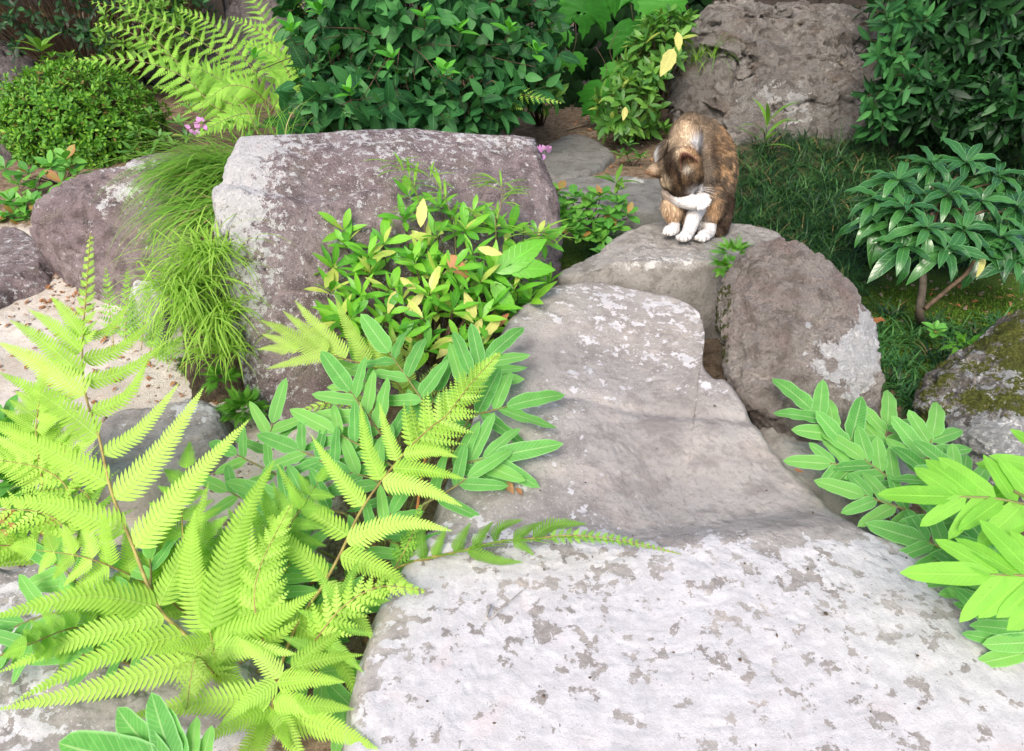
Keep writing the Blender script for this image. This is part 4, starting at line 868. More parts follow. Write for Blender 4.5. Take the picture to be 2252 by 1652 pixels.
Rd = thing('royal_fern', 'broad-leaved fern at the right edge between the slab and the mossy boulder', 'fern', PX(2100, 1180, 1.12), RG)
for ax, n, Ls in [([(1853, 968, 1.30), (1820, 935, 1.31), (1786, 902, 1.33)], 2, .088), ([(1937, 1020, 1.28), (1946, 975, 1.30), (1951, 935, 1.32)], 3, .080), ([(1865, 990, 1.27), (1872, 965, 1.28)], 1, .082),
                  ([(2025, 1060, 1.22), (2040, 1000, 1.24), (2050, 960, 1.26)], 3, .082), ([(1930, 1034, 1.24), (1870, 1024, 1.25), (1826, 1020, 1.26)], 3, .066), ([(1990, 1080, 1.2), (1940, 1040, 1.22), (1900, 1010, 1.24)], 3, .075),
                  ([(2020, 1130, 1.15), (1960, 1110, 1.16), (1900, 1090, 1.18)], 3, .068), ([(2110, 1230, 1.08), (2060, 1200, 1.09), (2030, 1190, 1.1)], 2, .07), ([(2120, 1130, 1.1), (2080, 1080, 1.13), (2050, 1050, 1.15)], 3, .075),
                  ([(2150, 1100, 1.1), (2120, 1060, 1.12), (2100, 1040, 1.13)], 3, .07), ([(2200, 1300, 1.0), (2150, 1270, 1.02), (2120, 1250, 1.04)], 3, .07), ([(2230, 1380, .95), (2200, 1340, .97), (2170, 1310, .99)], 3, .07), ([(2270, 1330, .96), (2220, 1260, 1.0), (2180, 1210, 1.03)], 4, .07), ([(2300, 1420, .92), (2250, 1380, .94), (2210, 1330, .97)], 3, .07), ([(2200, 1180, 1.08), (2150, 1150, 1.1), (2100, 1150, 1.11)], 3, .07), ([(2260, 1440, .93), (2230, 1420, .94), (2200, 1390, .95)], 2, .06)]:
    royal(Rd, ax, n, Ls, wid=1.08)
Re = thing('royal_fern', 'brightest yellow-green broad-leaved fern reaching in at the right edge', 'fern', PX(2560, 1330, .80), RG)
V, F = tube([PX(2400, 1300, .8), PX(2300, 1130, .86), PX(2230, 1080, .9)], .003, .002, 6, 12); link('stalk', fast_mesh('stalk', V - off(Re), F, M_gstem), Re)
for ax, n, Ls in [([(2330, 1130, .90), (2200, 1098, .92), (2095, 1092, .94)], 5, .075), ([(2350, 1290, .84), (2270, 1268, .85), (2175, 1264, .86)], 4, .082), ([(2360, 1020, .95), (2310, 1030, .95), (2270, 1050, .95)], 3, .07)]:
    royal(Re, ax, n, Ls, lset=L_royaly, up=(-.1, -.5, .9), wid=1.0)

# ---------------------------------------------------------------- leafy shrubs
def rnd_dir(): v = np.random.normal(size=3); return v / np.linalg.norm(v)
def shrub(plant, lset, tips, root, nleaf=6, size=.07, span=.12, whorl=False, up_bias=.5, spread=60, stem_r=.002, stems=True, jitter=.25, stemmat=None, svar=.25, stem_part='stem', cull=None, sag=0.0):
    """tips: list of (position, outward)"""
    acc = Acc(); root = np.asarray(root, float)
    for p, o in tips:
        d = nrm(o + UPV * up_bias + rnd_dir() * jitter); a0 = nrm(np.cross(d, rnd_dir())); b0 = np.cross(d, a0); ph = random.random() * 6.28
        for i in range(nleaf):
            f = i / max(1, nleaf - 1) if nleaf > 1 else 1.0
            q = p - d * span * (1 - f) * (.35 if whorl else 1)
            ph += 2.4
            side = a0 * math.cos(ph) + b0 * math.sin(ph); an = R(spread * (1.15 - .65 * f) + random.uniform(-10, 10))
            ld = nrm(side * math.sin(an) + d * math.cos(an) - UPV * sag)
            lset.add(q, ld, d + rnd_dir() * .2, size * (1 + svar * (random.random() - .5) * 2) * (1 - .3 * f * (1 if whorl else .6)), random.uniform(.9, 1.1))
        if stems:
            base = root + (p - root) * .15 * np.array([1, 1, 0]); mid = p - d * span * 1.1
            V, F = tube([base, (base + mid) / 2 + np.array([0, 0, .02]) + rnd_dir() * .02, mid, p], stem_r * 1.6, stem_r * .5, 4, 7); acc.add(V - off(plant), F)
    if stems and acc.n: link(stem_part, acc.mesh(stem_part, stemmat or M_stem), plant)
def shell(c, rad, n, rmin=.55, front=True, zmin=-1, cut=None):
    out = []
    while len(out) < n:
        v = rnd_dir()
        if v[2] < zmin: continue
        if front and v[1] > .35 and random.random() < .8: continue
        r = random.uniform(rmin, 1) ** .6; p = np.asarray(c) + v * np.asarray(rad) * r
        if cut is not None and not cut(p): continue
        out.append((p, nrm(v / np.asarray(rad))))
    return out

def tp(*k, **kw): return [leaf_tpl(*k, seed=i, **kw) for i in range(3)]
# dark round-leaved bush, top centre
L_bush = Leafset('leaf', [leaf_tpl(.52, 6, .18, .35, 'ovate', seed=1), leaf_tpl(.48, 6, .28, .6, 'ovate', seed=2), leaf_tpl(.56, 6, .10, .2, 'ovate', seed=3, wavy=.06)], M_bush)
bc = PX(915, 60, 2.75); bush = thing('leafy_bush', 'large dark green bush of rounded pointed leaves behind the purple boulder', 'bush', (bc[0], bc[1] - .05, float(gz(bc[0], bc[1])[0])))
def bush_cut(p):
    u, v, d = proj(p); u, v = u[0], v[0]
    return v < 285 + 8 * math.sin(u / 40) and (u > 600 + .25 * v) and u < 1225
tips = shell(bc + np.array([0, 0, .02]), (.53, .36, .45), 430, .6, cut=bush_cut) + shell(PX(1060, 150, 2.7), (.26, .25, .2), 110, .5, cut=bush_cut) + shell(PX(760, 190, 2.6), (.25, .25, .18), 110, .5, cut=bush_cut) + shell(PX(930, 225, 2.55), (.36, .2, .11), 130, .4, cut=bush_cut)
shrub(bush, L_bush, tips, off(bush), 6, .084, .14, up_bias=.25, spread=72, stem_r=.0022, sag=.25)
shrub(bush, L_bush, [(PX(u, v, d), nrm([.6, -.5, .3])) for u, v, d in [(1225, 60, 2.6), (1240, 110, 2.6), (1232, 150, 2.6), (1215, 35, 2.65), (1200, 190, 2.55), (640, 230, 2.45), (820, 215, 2.3), (860, 225, 2.3), (700, 270, 2.4), (1205, 10, 2.6)]], off(bush), 6, .085, .14, up_bias=.1, spread=70, stem_r=.002, sag=.2, stem_part='twig')
L_bush.finish(bush, 'leaf', 300)
L_yng = Leafset('leaf', [leaf_tpl(.5, 6, .2, .3, 'ovate', seed=1), leaf_tpl(.42, 6, .25, .5, 'ovate', seed=2)], M_young)
shrub(bush, L_yng, [(PX(u, v, d), nrm([random.uniform(-.3, .3), -.3, 1])) for u, v, d in [(768, 200, 2.28), (700, 20, 2.35), (860, 120, 2.3), (640, 60, 2.4), (1010, 60, 2.35), (930, 30, 2.35), (1120, 60, 2.45), (560, 120, 2.5), (1180, 110, 2.5), (980, 150, 2.3)]], PX(900, 100, 2.6), 6, .06, .05, whorl=True, up_bias=.6, spread=62, stem_r=.0015, stem_part='shoot'); L_yng.finish(bush, 'young_leaf', 100)
# clipped azalea ball
L_az = Leafset('leaf', [leaf_tpl(.36, 4, .25, .2, 'obov', seed=1), leaf_tpl(.40, 4, .15, .4, 'obov', seed=2)], M_azalea)
ac = PX(188, 276, 2.9); az_ = thing('clipped_azalea', 'round clipped azalea of tiny bright leaves at the left', 'bush', (ac[0], ac[1], float(gz(ac[0], ac[1])[0])))
tips = shell(ac, (.30, .27, .235), 1300, .86, zmin=-.62)
tips += shell(ac, (.25, .23, .18), 500, .7, zmin=-.7)
tips = [(p, o) for p, o in tips if fbm(p[None], 9, 2, 5)[0] > -.42] + shell(ac, (.325, .29, .262), 90, .97, zmin=.1)
shrub(az_, L_az, tips, off(az_), 6, .026, .02, whorl=True, up_bias=.4, spread=60, stems=True, stem_r=.0008)
L_az.finish(az_, 'leaf', 300)
V, F = None, None
# shrubs, upper left corner
L_dk = Leafset('leaf', [leaf_tpl(.36, 4, .2, .3, 'obov', seed=1), leaf_tpl(.34, 4, .2, .5, 'lance', seed=2)], M_darkleaf)
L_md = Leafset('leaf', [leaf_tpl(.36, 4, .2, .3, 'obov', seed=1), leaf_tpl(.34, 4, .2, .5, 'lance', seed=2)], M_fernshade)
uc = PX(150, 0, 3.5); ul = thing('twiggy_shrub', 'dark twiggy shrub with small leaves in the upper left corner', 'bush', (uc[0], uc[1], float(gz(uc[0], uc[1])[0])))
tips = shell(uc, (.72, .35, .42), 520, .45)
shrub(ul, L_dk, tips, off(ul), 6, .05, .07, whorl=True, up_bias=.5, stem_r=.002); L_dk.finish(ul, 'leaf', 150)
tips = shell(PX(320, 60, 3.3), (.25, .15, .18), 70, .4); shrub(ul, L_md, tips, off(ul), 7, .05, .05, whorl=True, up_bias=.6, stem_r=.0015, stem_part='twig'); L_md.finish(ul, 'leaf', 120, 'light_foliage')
ur = thing('sapling', 'young plant with long pointed leaves above the clipped azalea', 'plant', PX(88, 180, 3.1))
L_long = Leafset('leaf', [leaf_tpl(.26, 6, .2, .4, 'lance', seed=1), leaf_tpl(.28, 6, .2, .7, 'lance', seed=2)], M_fernshade)
shrub(ur, L_long, [(PX(88, 105, 3.1), UPV)], off(ur), 9, .13, .06, whorl=True, up_bias=1, spread=65, stem_r=.003); L_long.finish(ur)
# dark foliage upper right
L_rt = Leafset('leaf', [leaf_tpl(.30, 5, .2, .35, 'lance', seed=1), leaf_tpl(.27, 5, .25, .6, 'lance', seed=2)], M_darkleaf)
L_rt2 = Leafset('leaf', [leaf_tpl(.32, 5, .2, .35, 'lance', seed=1), leaf_tpl(.28, 5, .25, .5, 'lance', seed=2)], M_bush)
rc = PX(2190, 30, 2.75); rt = thing('evergreen_shrub', 'tall dark evergreen shrub filling the upper right corner', 'bush', (rc[0], rc[1], float(gz(rc[0], rc[1])[0])))
def rt_cut(p):
    u, v, d = proj(p); return v[0] < 330 and u[0] > 1900 - .05 * v[0]
tips = shell(rc + np.array([.1, 0, .2]), (.62, .45, .70), 620, .5, cut=rt_cut) + shell(PX(2060, 200, 2.5), (.2, .2, .16), 130, .4, cut=rt_cut)
shrub(rt, L_rt, tips[:60], off(rt), 7, .085, .10, up_bias=.1, spread=60, stem_r=.003, sag=.2)
tips = tips[60:] + shell(PX(2140, 90, 2.5), (.32, .22, .34), 420, .5, cut=rt_cut) + shell(PX(2230, 230, 2.4), (.2, .2, .14), 160, .4)
shrub(rt, L_rt, tips, off(rt), 7, .08, .10, up_bias=.1, spread=60, stems=False, sag=.2); L_rt.finish(rt, 'leaf', 260)
def rt_cut2(p):
    u, v, d = proj(p); return v[0] < 300 and 1895 < u[0] < 2060
tips = shell(PX(1985, 130, 2.45), (.18, .15, .32), 60, .7, cut=rt_cut2); shrub(rt, L_rt2, tips, off(rt), 7, .07, .09, up_bias=.2, spread=60, stem_r=.002, stem_part='twig'); L_rt2.finish(rt, 'leaf', 160, 'light_foliage')
# yellowish evergreen between the vine and the back rock
L_dp = Leafset('leaf', [leaf_tpl(.34, 6, .2, .35, 'lance', seed=1, serr=.05), leaf_tpl(.36, 6, .2, .6, 'obov', seed=2), leaf_tpl(.32, 6, .25, .2, 'lance', seed=3)], M_daphne)
dc = PX(1440, 190, 3.0); dpn = thing('evergreen_shrub', 'loose yellowish-green shrub leaning on the left of the tall craggy rock', 'bush', (dc[0], dc[1], float(gz(dc[0], dc[1])[0])))
def dp_cut(p):
    u, v, d = proj(p); return v[0] < 320 and u[0] < 1530 - (v[0] * .32)
tips = shell(dc + np.array([.03, 0, 0]), (.20, .16, .26), 84, .35, cut=dp_cut) + shell(PX(1375, 230, 2.85), (.12, .1, .12), 32, .4) + shell(PX(1470, 60, 3.0), (.09, .08, .07), 14, .5)
shrub(dpn, L_dp, tips, off(dpn), 7, .072, .05, whorl=True, up_bias=.6, spread=68, stem_r=.0022); L_dp.finish(dpn, 'leaf', 300)
L_yl = Leafset('leaf', [leaf_tpl(.42, 8, .12, .3, 'ovate', seed=1, serr=.06), leaf_tpl(.38, 8, .2, .5, 'lance', seed=2, serr=.05)], M_yellow)
for (a, b, l) in [((1482, 108), (1455, 165), .10), ((1490, 70), (1495, 108), .06), ((1376, 235), (1372, 262), .06)]:
    p, q = PX(a[0], a[1], 2.72), PX(b[0], b[1], 2.70); L_yl.add(p, q - p, (0, -1, .3), np.linalg.norm(q - p), 1.1)
L_yl.finish(dpn, 'leaf')
# low dark rosettes under it
for (u, v, n, s, lab) in [(1365, 300, 12, .06, 'dark leafy seedling on the soil below the yellowish shrub'), (1450, 300, 10, .06, 'bright leafy seedling tucked behind the back of the cat'), (1392, 345, 9, .05, 'small pale seedling beside the pointed path stone')]:
    p = PG(u, v + 20); pl = thing('seedling', lab, 'plant', p)
    shrub(pl, L_dp, [(p + np.array([random.uniform(-.05, .05), random.uniform(-.03, .03), random.uniform(.03, .09)]), UPV) for _ in range(4)], p, 7, s, .03, whorl=True, spread=70, stem_r=.0015); L_dp.finish(pl)
# broad-leaved glossy shrub right of the bush
p = PG(1190, 265); gl = thing('glossy_shrub', 'small glossy shrub with bright leaves beside the fern at the foot of the bush', 'bush', p)
shrub(gl, L_dp, shell(PX(1165, 165, 2.75), (.14, .1, .14), 26, .4), p, 7, .065, .05, whorl=True, spread=66, stem_r=.0018); L_dp.finish(gl, 'leaf', 200)

# vine with big lobed leaves
H_ = [(0, 0), (.12, -.13), (.40, -.13), (.66, .03), (.66, .13), (.93, .22), (.80, .36), (.88, .52), (.72, .56), (.76, .92), (.58, .66), (.47, .58), (.34, .34), (.27, .46), (.33, .62), (.20, .70), (.18, .88), (.08, .92), (0, 1.12)]
def palmate(name, mat, droop=.3, seed=0):
    h = np.array(H_) * .55; L = [(-x, y) for x, y in h[::-1][:-1]]; pts = np.array([tuple(q) for q in h] + L[0:-1] if False else [tuple(q) for q in h] + L)
    c = np.array([0, .2]); V = [(c[0], c[1], 0)]; lf = [(0, .3, 0)]
    for k in (.5, 1.0):
        for x, y in pts:
            q = c + (np.array([x, y]) - c) * k; V.append((q[0], q[1], -droop * (q[0] ** 2 + .6 * max(0, q[1]) ** 2) + .02 * math.sin(9 * q[0] + seed))); lf.append((.15 + .8 * k if k == 1 else .4, y, 0))
    m = len(pts); F = [(0, 1 + i, 1 + (i + 1) % m) for i in range(m)]
    F += [(1 + i, 1 + m + i, 1 + m + (i + 1) % m) for i in range(m)] + [(1 + i, 1 + m + (i + 1) % m, 1 + (i + 1) % m) for i in range(m)]
    # each main vein is marked on the leaf
    me = fast_mesh(name, np.array(V), np.array(F), mat, True, {'lf': np.array(lf, float)}); return me
PM = [palmate('leaf', M_ivy, .5, 0), palmate('leaf', M_ivy, .9, 2), palmate('leaf', M_ivy, .2, 4)]
vine = thing('climbing_vine', 'dark green vine with large lobed leaves hanging over the fence at the top', 'vine', PX(1330, -60, 3.25))
VL = [(1390, 85, 150), (1318, 210, 118), (1425, 150, 105), (1290, 30, 140), (1395, 190, 85), (1350, 165, 75), (1265, 140, 70), (1210, 60, 70), (1460, 20, 120), (1230, 85, 70), (1345, -5, 110), (1410, -10, 110), (1240, 5, 110), (1310, 250, 70), (1365, 215, 60)]
M_deep = leaf_mat('deep_shade_leaf', (.004, .016, .005), (.006, .024, .006), (.010, .036, .009), trans=.05, rough=.6, vein=0, spec=.1)  # near-black leaf colour with the deep shade painted in
L_iv = Leafset('leaf', [leaf_tpl(.8, 4, .15, .4, 'ovate', seed=1)], M_deep)  # added leaf mass, coloured dark to stand in for shade behind the vine
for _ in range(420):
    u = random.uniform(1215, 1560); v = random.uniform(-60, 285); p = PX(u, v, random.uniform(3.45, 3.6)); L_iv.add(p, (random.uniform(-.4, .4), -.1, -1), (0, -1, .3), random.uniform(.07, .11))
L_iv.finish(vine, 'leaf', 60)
acc = Acc()
for i, (u, v, s) in enumerate(VL):
    back = i >= len(VL); d = random.uniform(3.05, 3.2) + (.14 if back else 0); u += random.uniform(-18, 18) * (2.5 if back else .4); v += random.uniform(-12, 12) * (2.0 if back else .4)
    if back: v += 20
    p = PX(u, v - s * .25, d); S = s * d / FP * (.98 if not back else .8) * random.uniform(.9, 1.05); yv = nrm([random.uniform(-.35, .35), -.15, -1]); zv = nrm(np.array([random.uniform(-.3, .3), -.85, .55])); zv = nrm(zv - yv * (zv @ yv)); xv = np.cross(yv, zv)
    o = bpy.data.objects.new('leaf', PM[i % 3]); COL.objects.link(o); o.parent = vine; q = p - off(vine)
    o.matrix_basis = Matrix(((xv[0] * S, yv[0] * S, zv[0] * S, q[0]), (xv[1] * S, yv[1] * S, zv[1] * S, q[1]), (xv[2] * S, yv[2] * S, zv[2] * S, q[2]), (0, 0, 0, 1)))
    V, F = tube([p, p + np.array([random.uniform(-.03, .03), .03, .05]), p + np.array([random.uniform(-.06, .06), .09, .12])], .0010, .0016, 4, 8); acc.add(V - off(vine), F)
link('stem', acc.mesh('stem', M_stem), vine)

# glossy drooping shrub on the right (crown of drooping rosettes on a bare stem)
L_ard = Leafset('leaf', [leaf_tpl(.27, 10, .22, 1.1, 'lance', seed=1, wavy=.16), leaf_tpl(.25, 10, .30, 1.5, 'lance', seed=2, wavy=.2), leaf_tpl(.29, 10, .18, .8, 'lance', seed=3, wavy=.14)], M_ardisia)
ap = PG(2030, 716); ard = thing('glossy_shrub', 'small shrub of drooping glossy wavy-edged leaves on a bare stem, right of the tan boulder', 'bush', ap)
V, F = tube([ap, PX(2022, 690, 1.74), PX(2030, 620, 1.76), PX(2028, 540, 1.80), PX(2050, 470, 1.84)], .011, .006, 8, 20); link('trunk', fast_mesh('trunk', V - ap, F, plain_mat('dark_trunk', (.07, .055, .04), (.035, .03, .02), .85)), ard)
V, F = tube([PX(2032, 680, 1.745), PX(2080, 640, 1.76), PX(2130, 595, 1.78), PX(2160, 530, 1.84)], .006, .004, 8, 16); link('branch', fast_mesh('branch', V - ap, F, M_stem), ard)
at_ = [(1975, 395, 1.86), (2050, 360, 1.92), (2125, 355, 1.94), (2195, 385, 1.92), (1990, 455, 1.80), (2085, 425, 1.82), (2160, 440, 1.84), (2235, 455, 1.84), (2040, 500, 1.76), (2120, 505, 1.78), (2200, 520, 1.80), (1930, 440, 1.86), (2265, 400, 1.92), (2010, 420, 1.95), (2100, 390, 2.0), (2255, 520, 1.8), (1965, 495, 1.84), (1990, 540, 1.78), (2080, 545, 1.76), (2160, 540, 1.80), (2230, 570, 1.78), (1925, 480, 1.86)]
for (u, v, d) in at_:
    p = PX(u, v, d); shrub(ard, L_ard, [(p, UPV + np.array([0, -.35, 0]))], PX(2050, 500, 1.86), 14, .108, .025, whorl=True, up_bias=.4, spread=92, stem_r=.0025, jitter=.2, stem_part='twig')
L_ard.finish(ard, 'leaf', 300)
L_yl.add(PX(2162, 555, 1.74), PX(2158, 610, 1.73) - PX(2162, 555, 1.74), (.2, -1, .2), .062, .9); L_yl.finish(ard, 'leaf')

# bright serrated shrub in front of the purple boulder
L_se = Leafset('leaf', [leaf_tpl(.27, 12, .22, .3, 'lance', seed=1, serr=.05), leaf_tpl(.30, 12, .16, .55, 'obov', seed=2, serr=.05), leaf_tpl(.26, 12, .3, .1, 'lance', seed=3, serr=.05)], M_serr)
sp_ = PG(930, 850); se = thing('serrated_shrub', 'bright low shrub of toothed leaves, some yellow, in front of the purple boulder', 'bush', sp_)
tl = [(760, 500, 1.66), (735, 580, 1.62), (800, 560, 1.60), (850, 530, 1.62), (900, 575, 1.58), (880, 480, 1.66), (960, 520, 1.62), (1010, 500, 1.64), (1050, 550, 1.62), (1100, 500, 1.68), (1140, 560, 1.68), (1180, 520, 1.74), (1000, 590, 1.56), (1060, 620, 1.58),
      (940, 640, 1.54), (860, 630, 1.55), (790, 640, 1.57), (730, 640, 1.60), (1120, 640, 1.62), (1170, 610, 1.70), (990, 680, 1.54), (1050, 700, 1.55), (920, 700, 1.52), (850, 690, 1.54), (780, 700, 1.56), (1000, 750, 1.52), (940, 760, 1.52), (1090, 680, 1.60), (820, 600, 1.60),
      (745, 700, 1.58), (1160, 660, 1.66), (960, 460, 1.68), (1030, 460, 1.70), (910, 430, 1.72), (1020, 640, 1.56), (890, 740, 1.52), (1050, 760, 1.55), (970, 600, 1.60), (1080, 590, 1.62), (760, 540, 1.64), (930, 560, 1.62), (1125, 600, 1.65)]
for (u, v, d) in tl + [(a_ + random.uniform(-30, 30), b_ + random.uniform(5, 35), c_ + .05) for a_, b_, c_ in tl]:
    p = PX(u + random.uniform(-12, 12), v + random.uniform(-8, 8), d); shrub(se, L_se, [(p, UPV * .8 + np.array([random.uniform(-.5, .5), -.45, 0]))], PX(950, 800, 1.6), 7, .068, .035, whorl=True, up_bias=.3, spread=62, stem_r=.002, stem_part='stem')
L_se.finish(se, 'leaf', 320)
for a, b, w, st in [((925, 500), (930, 432), 1.0, L_yl), ((870, 640), (852, 690), .8, L_yl), ((1050, 545), (1105, 560), .9, L_yl), ((1060, 700), (1030, 760), .9, L_yl), ((1100, 700), (1060, 745), .8, L_yl), ((890, 690), (935, 640), .8, L_yl), ((880, 610), (915, 640), .9, L_yl), ((1000, 745), (960, 790), .9, L_yl), ((1045, 700), (1020, 640), .9, L_yl)]:
    p, q = PX(a[0], a[1], 1.54), PX(b[0], b[1], 1.53); st.add(p, q - p, (0, -1, .4), np.linalg.norm(q - p), w)
L_yl.finish(se, 'leaf')
L_dd = Leafset('leaf', [leaf_tpl(.45, 6, .3, .9, 'ovate', seed=1, wavy=.2), leaf_tpl(.4, 6, .4, .5, 'ovate', seed=2, wavy=.2)], M_dead)
for a, b in [((985, 560), (1030, 615)), ((1085, 720), (1120, 690)), ((930, 745), (905, 720))]:
    p, q = PX(a[0], a[1], 1.56), PX(b[0], b[1], 1.55); L_dd.add(p, q - p, (0, -1, .4), np.linalg.norm(q - p), 1)
L_dd.finish(se, 'dead_leaf')
L_big = Leafset('leaf', [leaf_tpl(.40, 16, .15, .35, 'ovate', seed=1, serr=.05)], M_serrb)
for a, b in [((1090, 600), (1190, 530)), ((1110, 590), (1210, 590)), ((1080, 620), (1130, 680))]:
    p, q = PX(a[0], a[1], 1.60), PX(b[0], b[1], 1.60); L_big.add(p, q - p, (0, -.8, .6), np.linalg.norm(q - p) * 1.15, 1)
L_big.finish(se, 'leaf')

# ---------------------------------------------------------------- grasses
def blades(bases, dirs, L, W, droop=1.2, ns=7, curl=0.0):
    """vectorised arching blades: bases (n,3), dirs (n,3), L (n,), W (n,)"""
    n = len(bases); D = dirs / np.linalg.norm(dirs, axis=1)[:, None]; t = np.linspace(0, 1, ns + 1)
    H = D.copy(); H[:, 2] = 0; H /= np.maximum(np.linalg.norm(H, axis=1), 1e-4)[:, None]; S = np.cross(H, UPV)
    el = np.arcsin(np.clip(D[:, 2], -1, 1)); dr = droop * (1 + .4 * (np.random.rand(n) - .5)); P = bases.copy(); rows = []; side = np.random.normal(0, curl, n) if curl else np.zeros(n)
    for i in range(ns + 1):
        w = (W * (1 - t[i] ** 2.2) + .0002)[:, None] * .5; rows.append(np.stack([P - S * w, P + S * w], 1))
        e = el - dr * t[i] ** 1.1; a = side * t[i]
        hd = H * np.cos(a)[:, None] + S * np.sin(a)[:, None]; P = P + (hd * np.cos(e)[:, None] + UPV * np.sin(e)[:, None]) * (L / ns)[:, None]
    V = np.stack(rows, 1).reshape(-1, 3); F = (grid_faces(2, ns + 1)[None] + (np.arange(n) * 2 * (ns + 1))[:, None, None]).reshape(-1, 4)
    lf = np.tile(np.stack([np.tile([-.5, .5], ns + 1), np.repeat(t, 2), np.zeros(2 * (ns + 1))], -1), (n, 1)); rn = np.repeat(np.random.rand(n), 2 * (ns + 1))
    return V, F, lf, rn
def tuft(name, label, cat, base, n, L, W, mat, lean=(0, 0), spread=.6, rad=.03, droop=1.4, group=None, curl=.2, ns=7, up=1.0, kind=None):
    b = np.asarray(base, float); B = b + np.random.normal(0, 1, (n, 3)) * [rad, rad, .002]; D = np.column_stack([np.random.normal(lean[0], spread, n), np.random.normal(lean[1], spread, n), np.full(n, up)])
    V, F, lf, rn = blades(B, D, L * np.random.uniform(.55, 1.1, n), W * np.random.uniform(.7, 1.2, n), droop, ns, curl)
    o = link(name, fast_mesh(name, V - b, F, mat, True, {'lf': lf, 'rnd': rn})); o.location = b; tag(o, label, cat, group)
    if kind: o['kind'] = kind
    return o
# arching tuft between the two purple boulders
b = PX(520, 380, 2.15)
B1 = tuft('grass_tuft', 'dense green grass tuft arching left between the two purple boulders', 'grass tuft', b, 560, .30, .0046, M_grass, lean=(-1.1, -.7), spread=.50, rad=.055, droop=1.6, up=1.0, ns=9)
tuft('grass_tuft', 'hanging lower grass tuft in the gap beside the largest purple boulder', 'grass tuft', PX(512, 450, 2.0), 380, .26, .0042, M_grass, lean=(-.9, -.8), spread=.45, rad=.05, droop=1.7, up=.5, ns=9)
tuft('grass_tuft', 'thin upright grass sprouting on top behind the flat-topped boulder', 'grass tuft', PX(590, 300, 2.15), 60, .16, .003, M_grass, spread=.5, rad=.05, droop=1.4)
# lime tufts
for u, v, n, L, w in [(430, 635, 230, .19, 'upper'), (465, 560, 170, .17, 'top'), (475, 700, 200, .18, 'middle'), (490, 770, 100, .13, 'lowest')]:
    tuft('lime_grass', 'curly lime-green grass clump, %s of the four beside the purple boulder corner' % w, 'grass tuft', PX(u, v, 1.62), n, L, .0042, M_lime, lean=(-.25, -.3), spread=.8, rad=.025, droop=2.1, curl=.6, ns=9, group='lime grass clumps by the boulder')
tuft('grass_tuft', 'yellow-green grass growing on the left shoulder of the tall craggy rock', 'grass tuft', PX(1545, 135, 3.05), 60, .20, .004, M_grass, lean=(-.3, -.3), spread=.7, rad=.03, droop=1.8)
# mondo grass field to the right of the cat: uncountable
def scatter_px(n, poly_fn, u0, u1, v0, v1):
    out = []
    while len(out) < n:
        u = random.uniform(u0, u1); v = random.uniform(v0, v1)
        if poly_fn(u, v): out.append((u, v))
    return out
def field(name, label, cat, pts, per, L, W, mat, droop=1.5, spread=.8, kind='stuff', rad=.012, group=None):
    z = np.array([PZ(u, v, .10) for u, v in pts]); z[:, 2] = gz(z[:, 0], z[:, 1]); B = np.repeat(z, per, 0) + np.random.normal(0, 1, (len(z) * per, 3)) * [rad, rad, .001]
    n = len(B); D = np.column_stack([np.random.normal(0, spread, n), np.random.normal(-.1, spread, n), np.ones(n)])
    V, F, lf, rn = blades(B, D, L * np.random.uniform(.5, 1.1, n), W * np.random.uniform(.7, 1.2, n), droop, 6, .3)
    b = B.mean(0); o = link(name, fast_mesh(name, V - b, F, mat, True, {'lf': lf, 'rnd': rn}), kind=kind); o.location = b; return tag(o, label, cat, group)
pts = scatter_px(1150, lambda u, v: (v > 330 + max(0, (1700 - u)) * .3) and v < 640 and u > 1570 and not (u > 1880 and v > 560), 1570, 2250, 345, 640)
field('mondo_grass', 'dark fine mondo grass carpet right of the cat below the craggy rock', 'grass', pts, 12, .14, .0036, M_mondo, rad=.006, droop=1.9)
pts = scatter_px(160, lambda u, v: True, 1600, 1920, 400, 600)
field('mondo_grass', 'lighter mondo grass blades among the dark carpet right of the cat', 'grass', pts, 9, .10, .0030, M_mondolight)
pts = scatter_px(90, lambda u, v: True, 1300, 1500, 450, 540)
field('mondo_grass', 'soft grass between the wide path stone and the stone under the cat', 'grass', pts, 10, .09, .0026, M_mondolight)
k = 0
MLAB = ['touching the right flank of the tan boulder', 'just left of the trunk foot of the bare-stemmed shrub', 'hugging the lichened edge of the tan boulder', 'in front of the trunk foot of the bare-stemmed shrub', 'low beside the white lichen of the tan boulder', 'nearest the top of the mossy boulder', 'between the trunk foot and the mossy boulder', 'by the curled tan dead leaf', 'right behind the trunk foot of the bare-stemmed shrub', 'on open moss right of the trunk foot', 'above the mossy boulder crest', 'at the dark gap left of the mossy boulder', 'at the very foot of the bare trunk', 'pressed against the tan boulder below the dead leaf', 'leaning on the left face of the mossy boulder', 'lowest beside the tan boulder', 'farthest right on the moss', 'in the gap between cat stone and tan boulder', 'deep in the gap, lower of the two', 'deep in the gap, upper of the two', 'over the leaflets of the right-hand royal fern']
MP = [(1960, 700), (2010, 745), (1950, 760), (2040, 790), (1980, 810), (2060, 850), (2100, 790), (1935, 730), (2085, 740), (2150, 745), (2160, 800), (1990, 870), (2050, 720), (1930, 800), (2120, 860), (1960, 850), (2200, 720), (1720, 610), (1580, 690), (1590, 640), (2010, 900)]
words = ['nearest the brown dead leaf', 'beside the shrub trunk']
for (u, v) in MP:
    p = PG(u, v); lab = 'mondo grass clump ' + MLAB[k]
    tuft('mondo_grass_clump', lab, 'grass tuft', p, 60, .085, .0038, M_mondolight if k % 3 else M_mondo, spread=.8, rad=.012, droop=1.5, ns=6, group='mondo grass clumps right of the tan boulder' if u > 1900 else 'mondo grass clumps behind the tan boulder'); k += 1
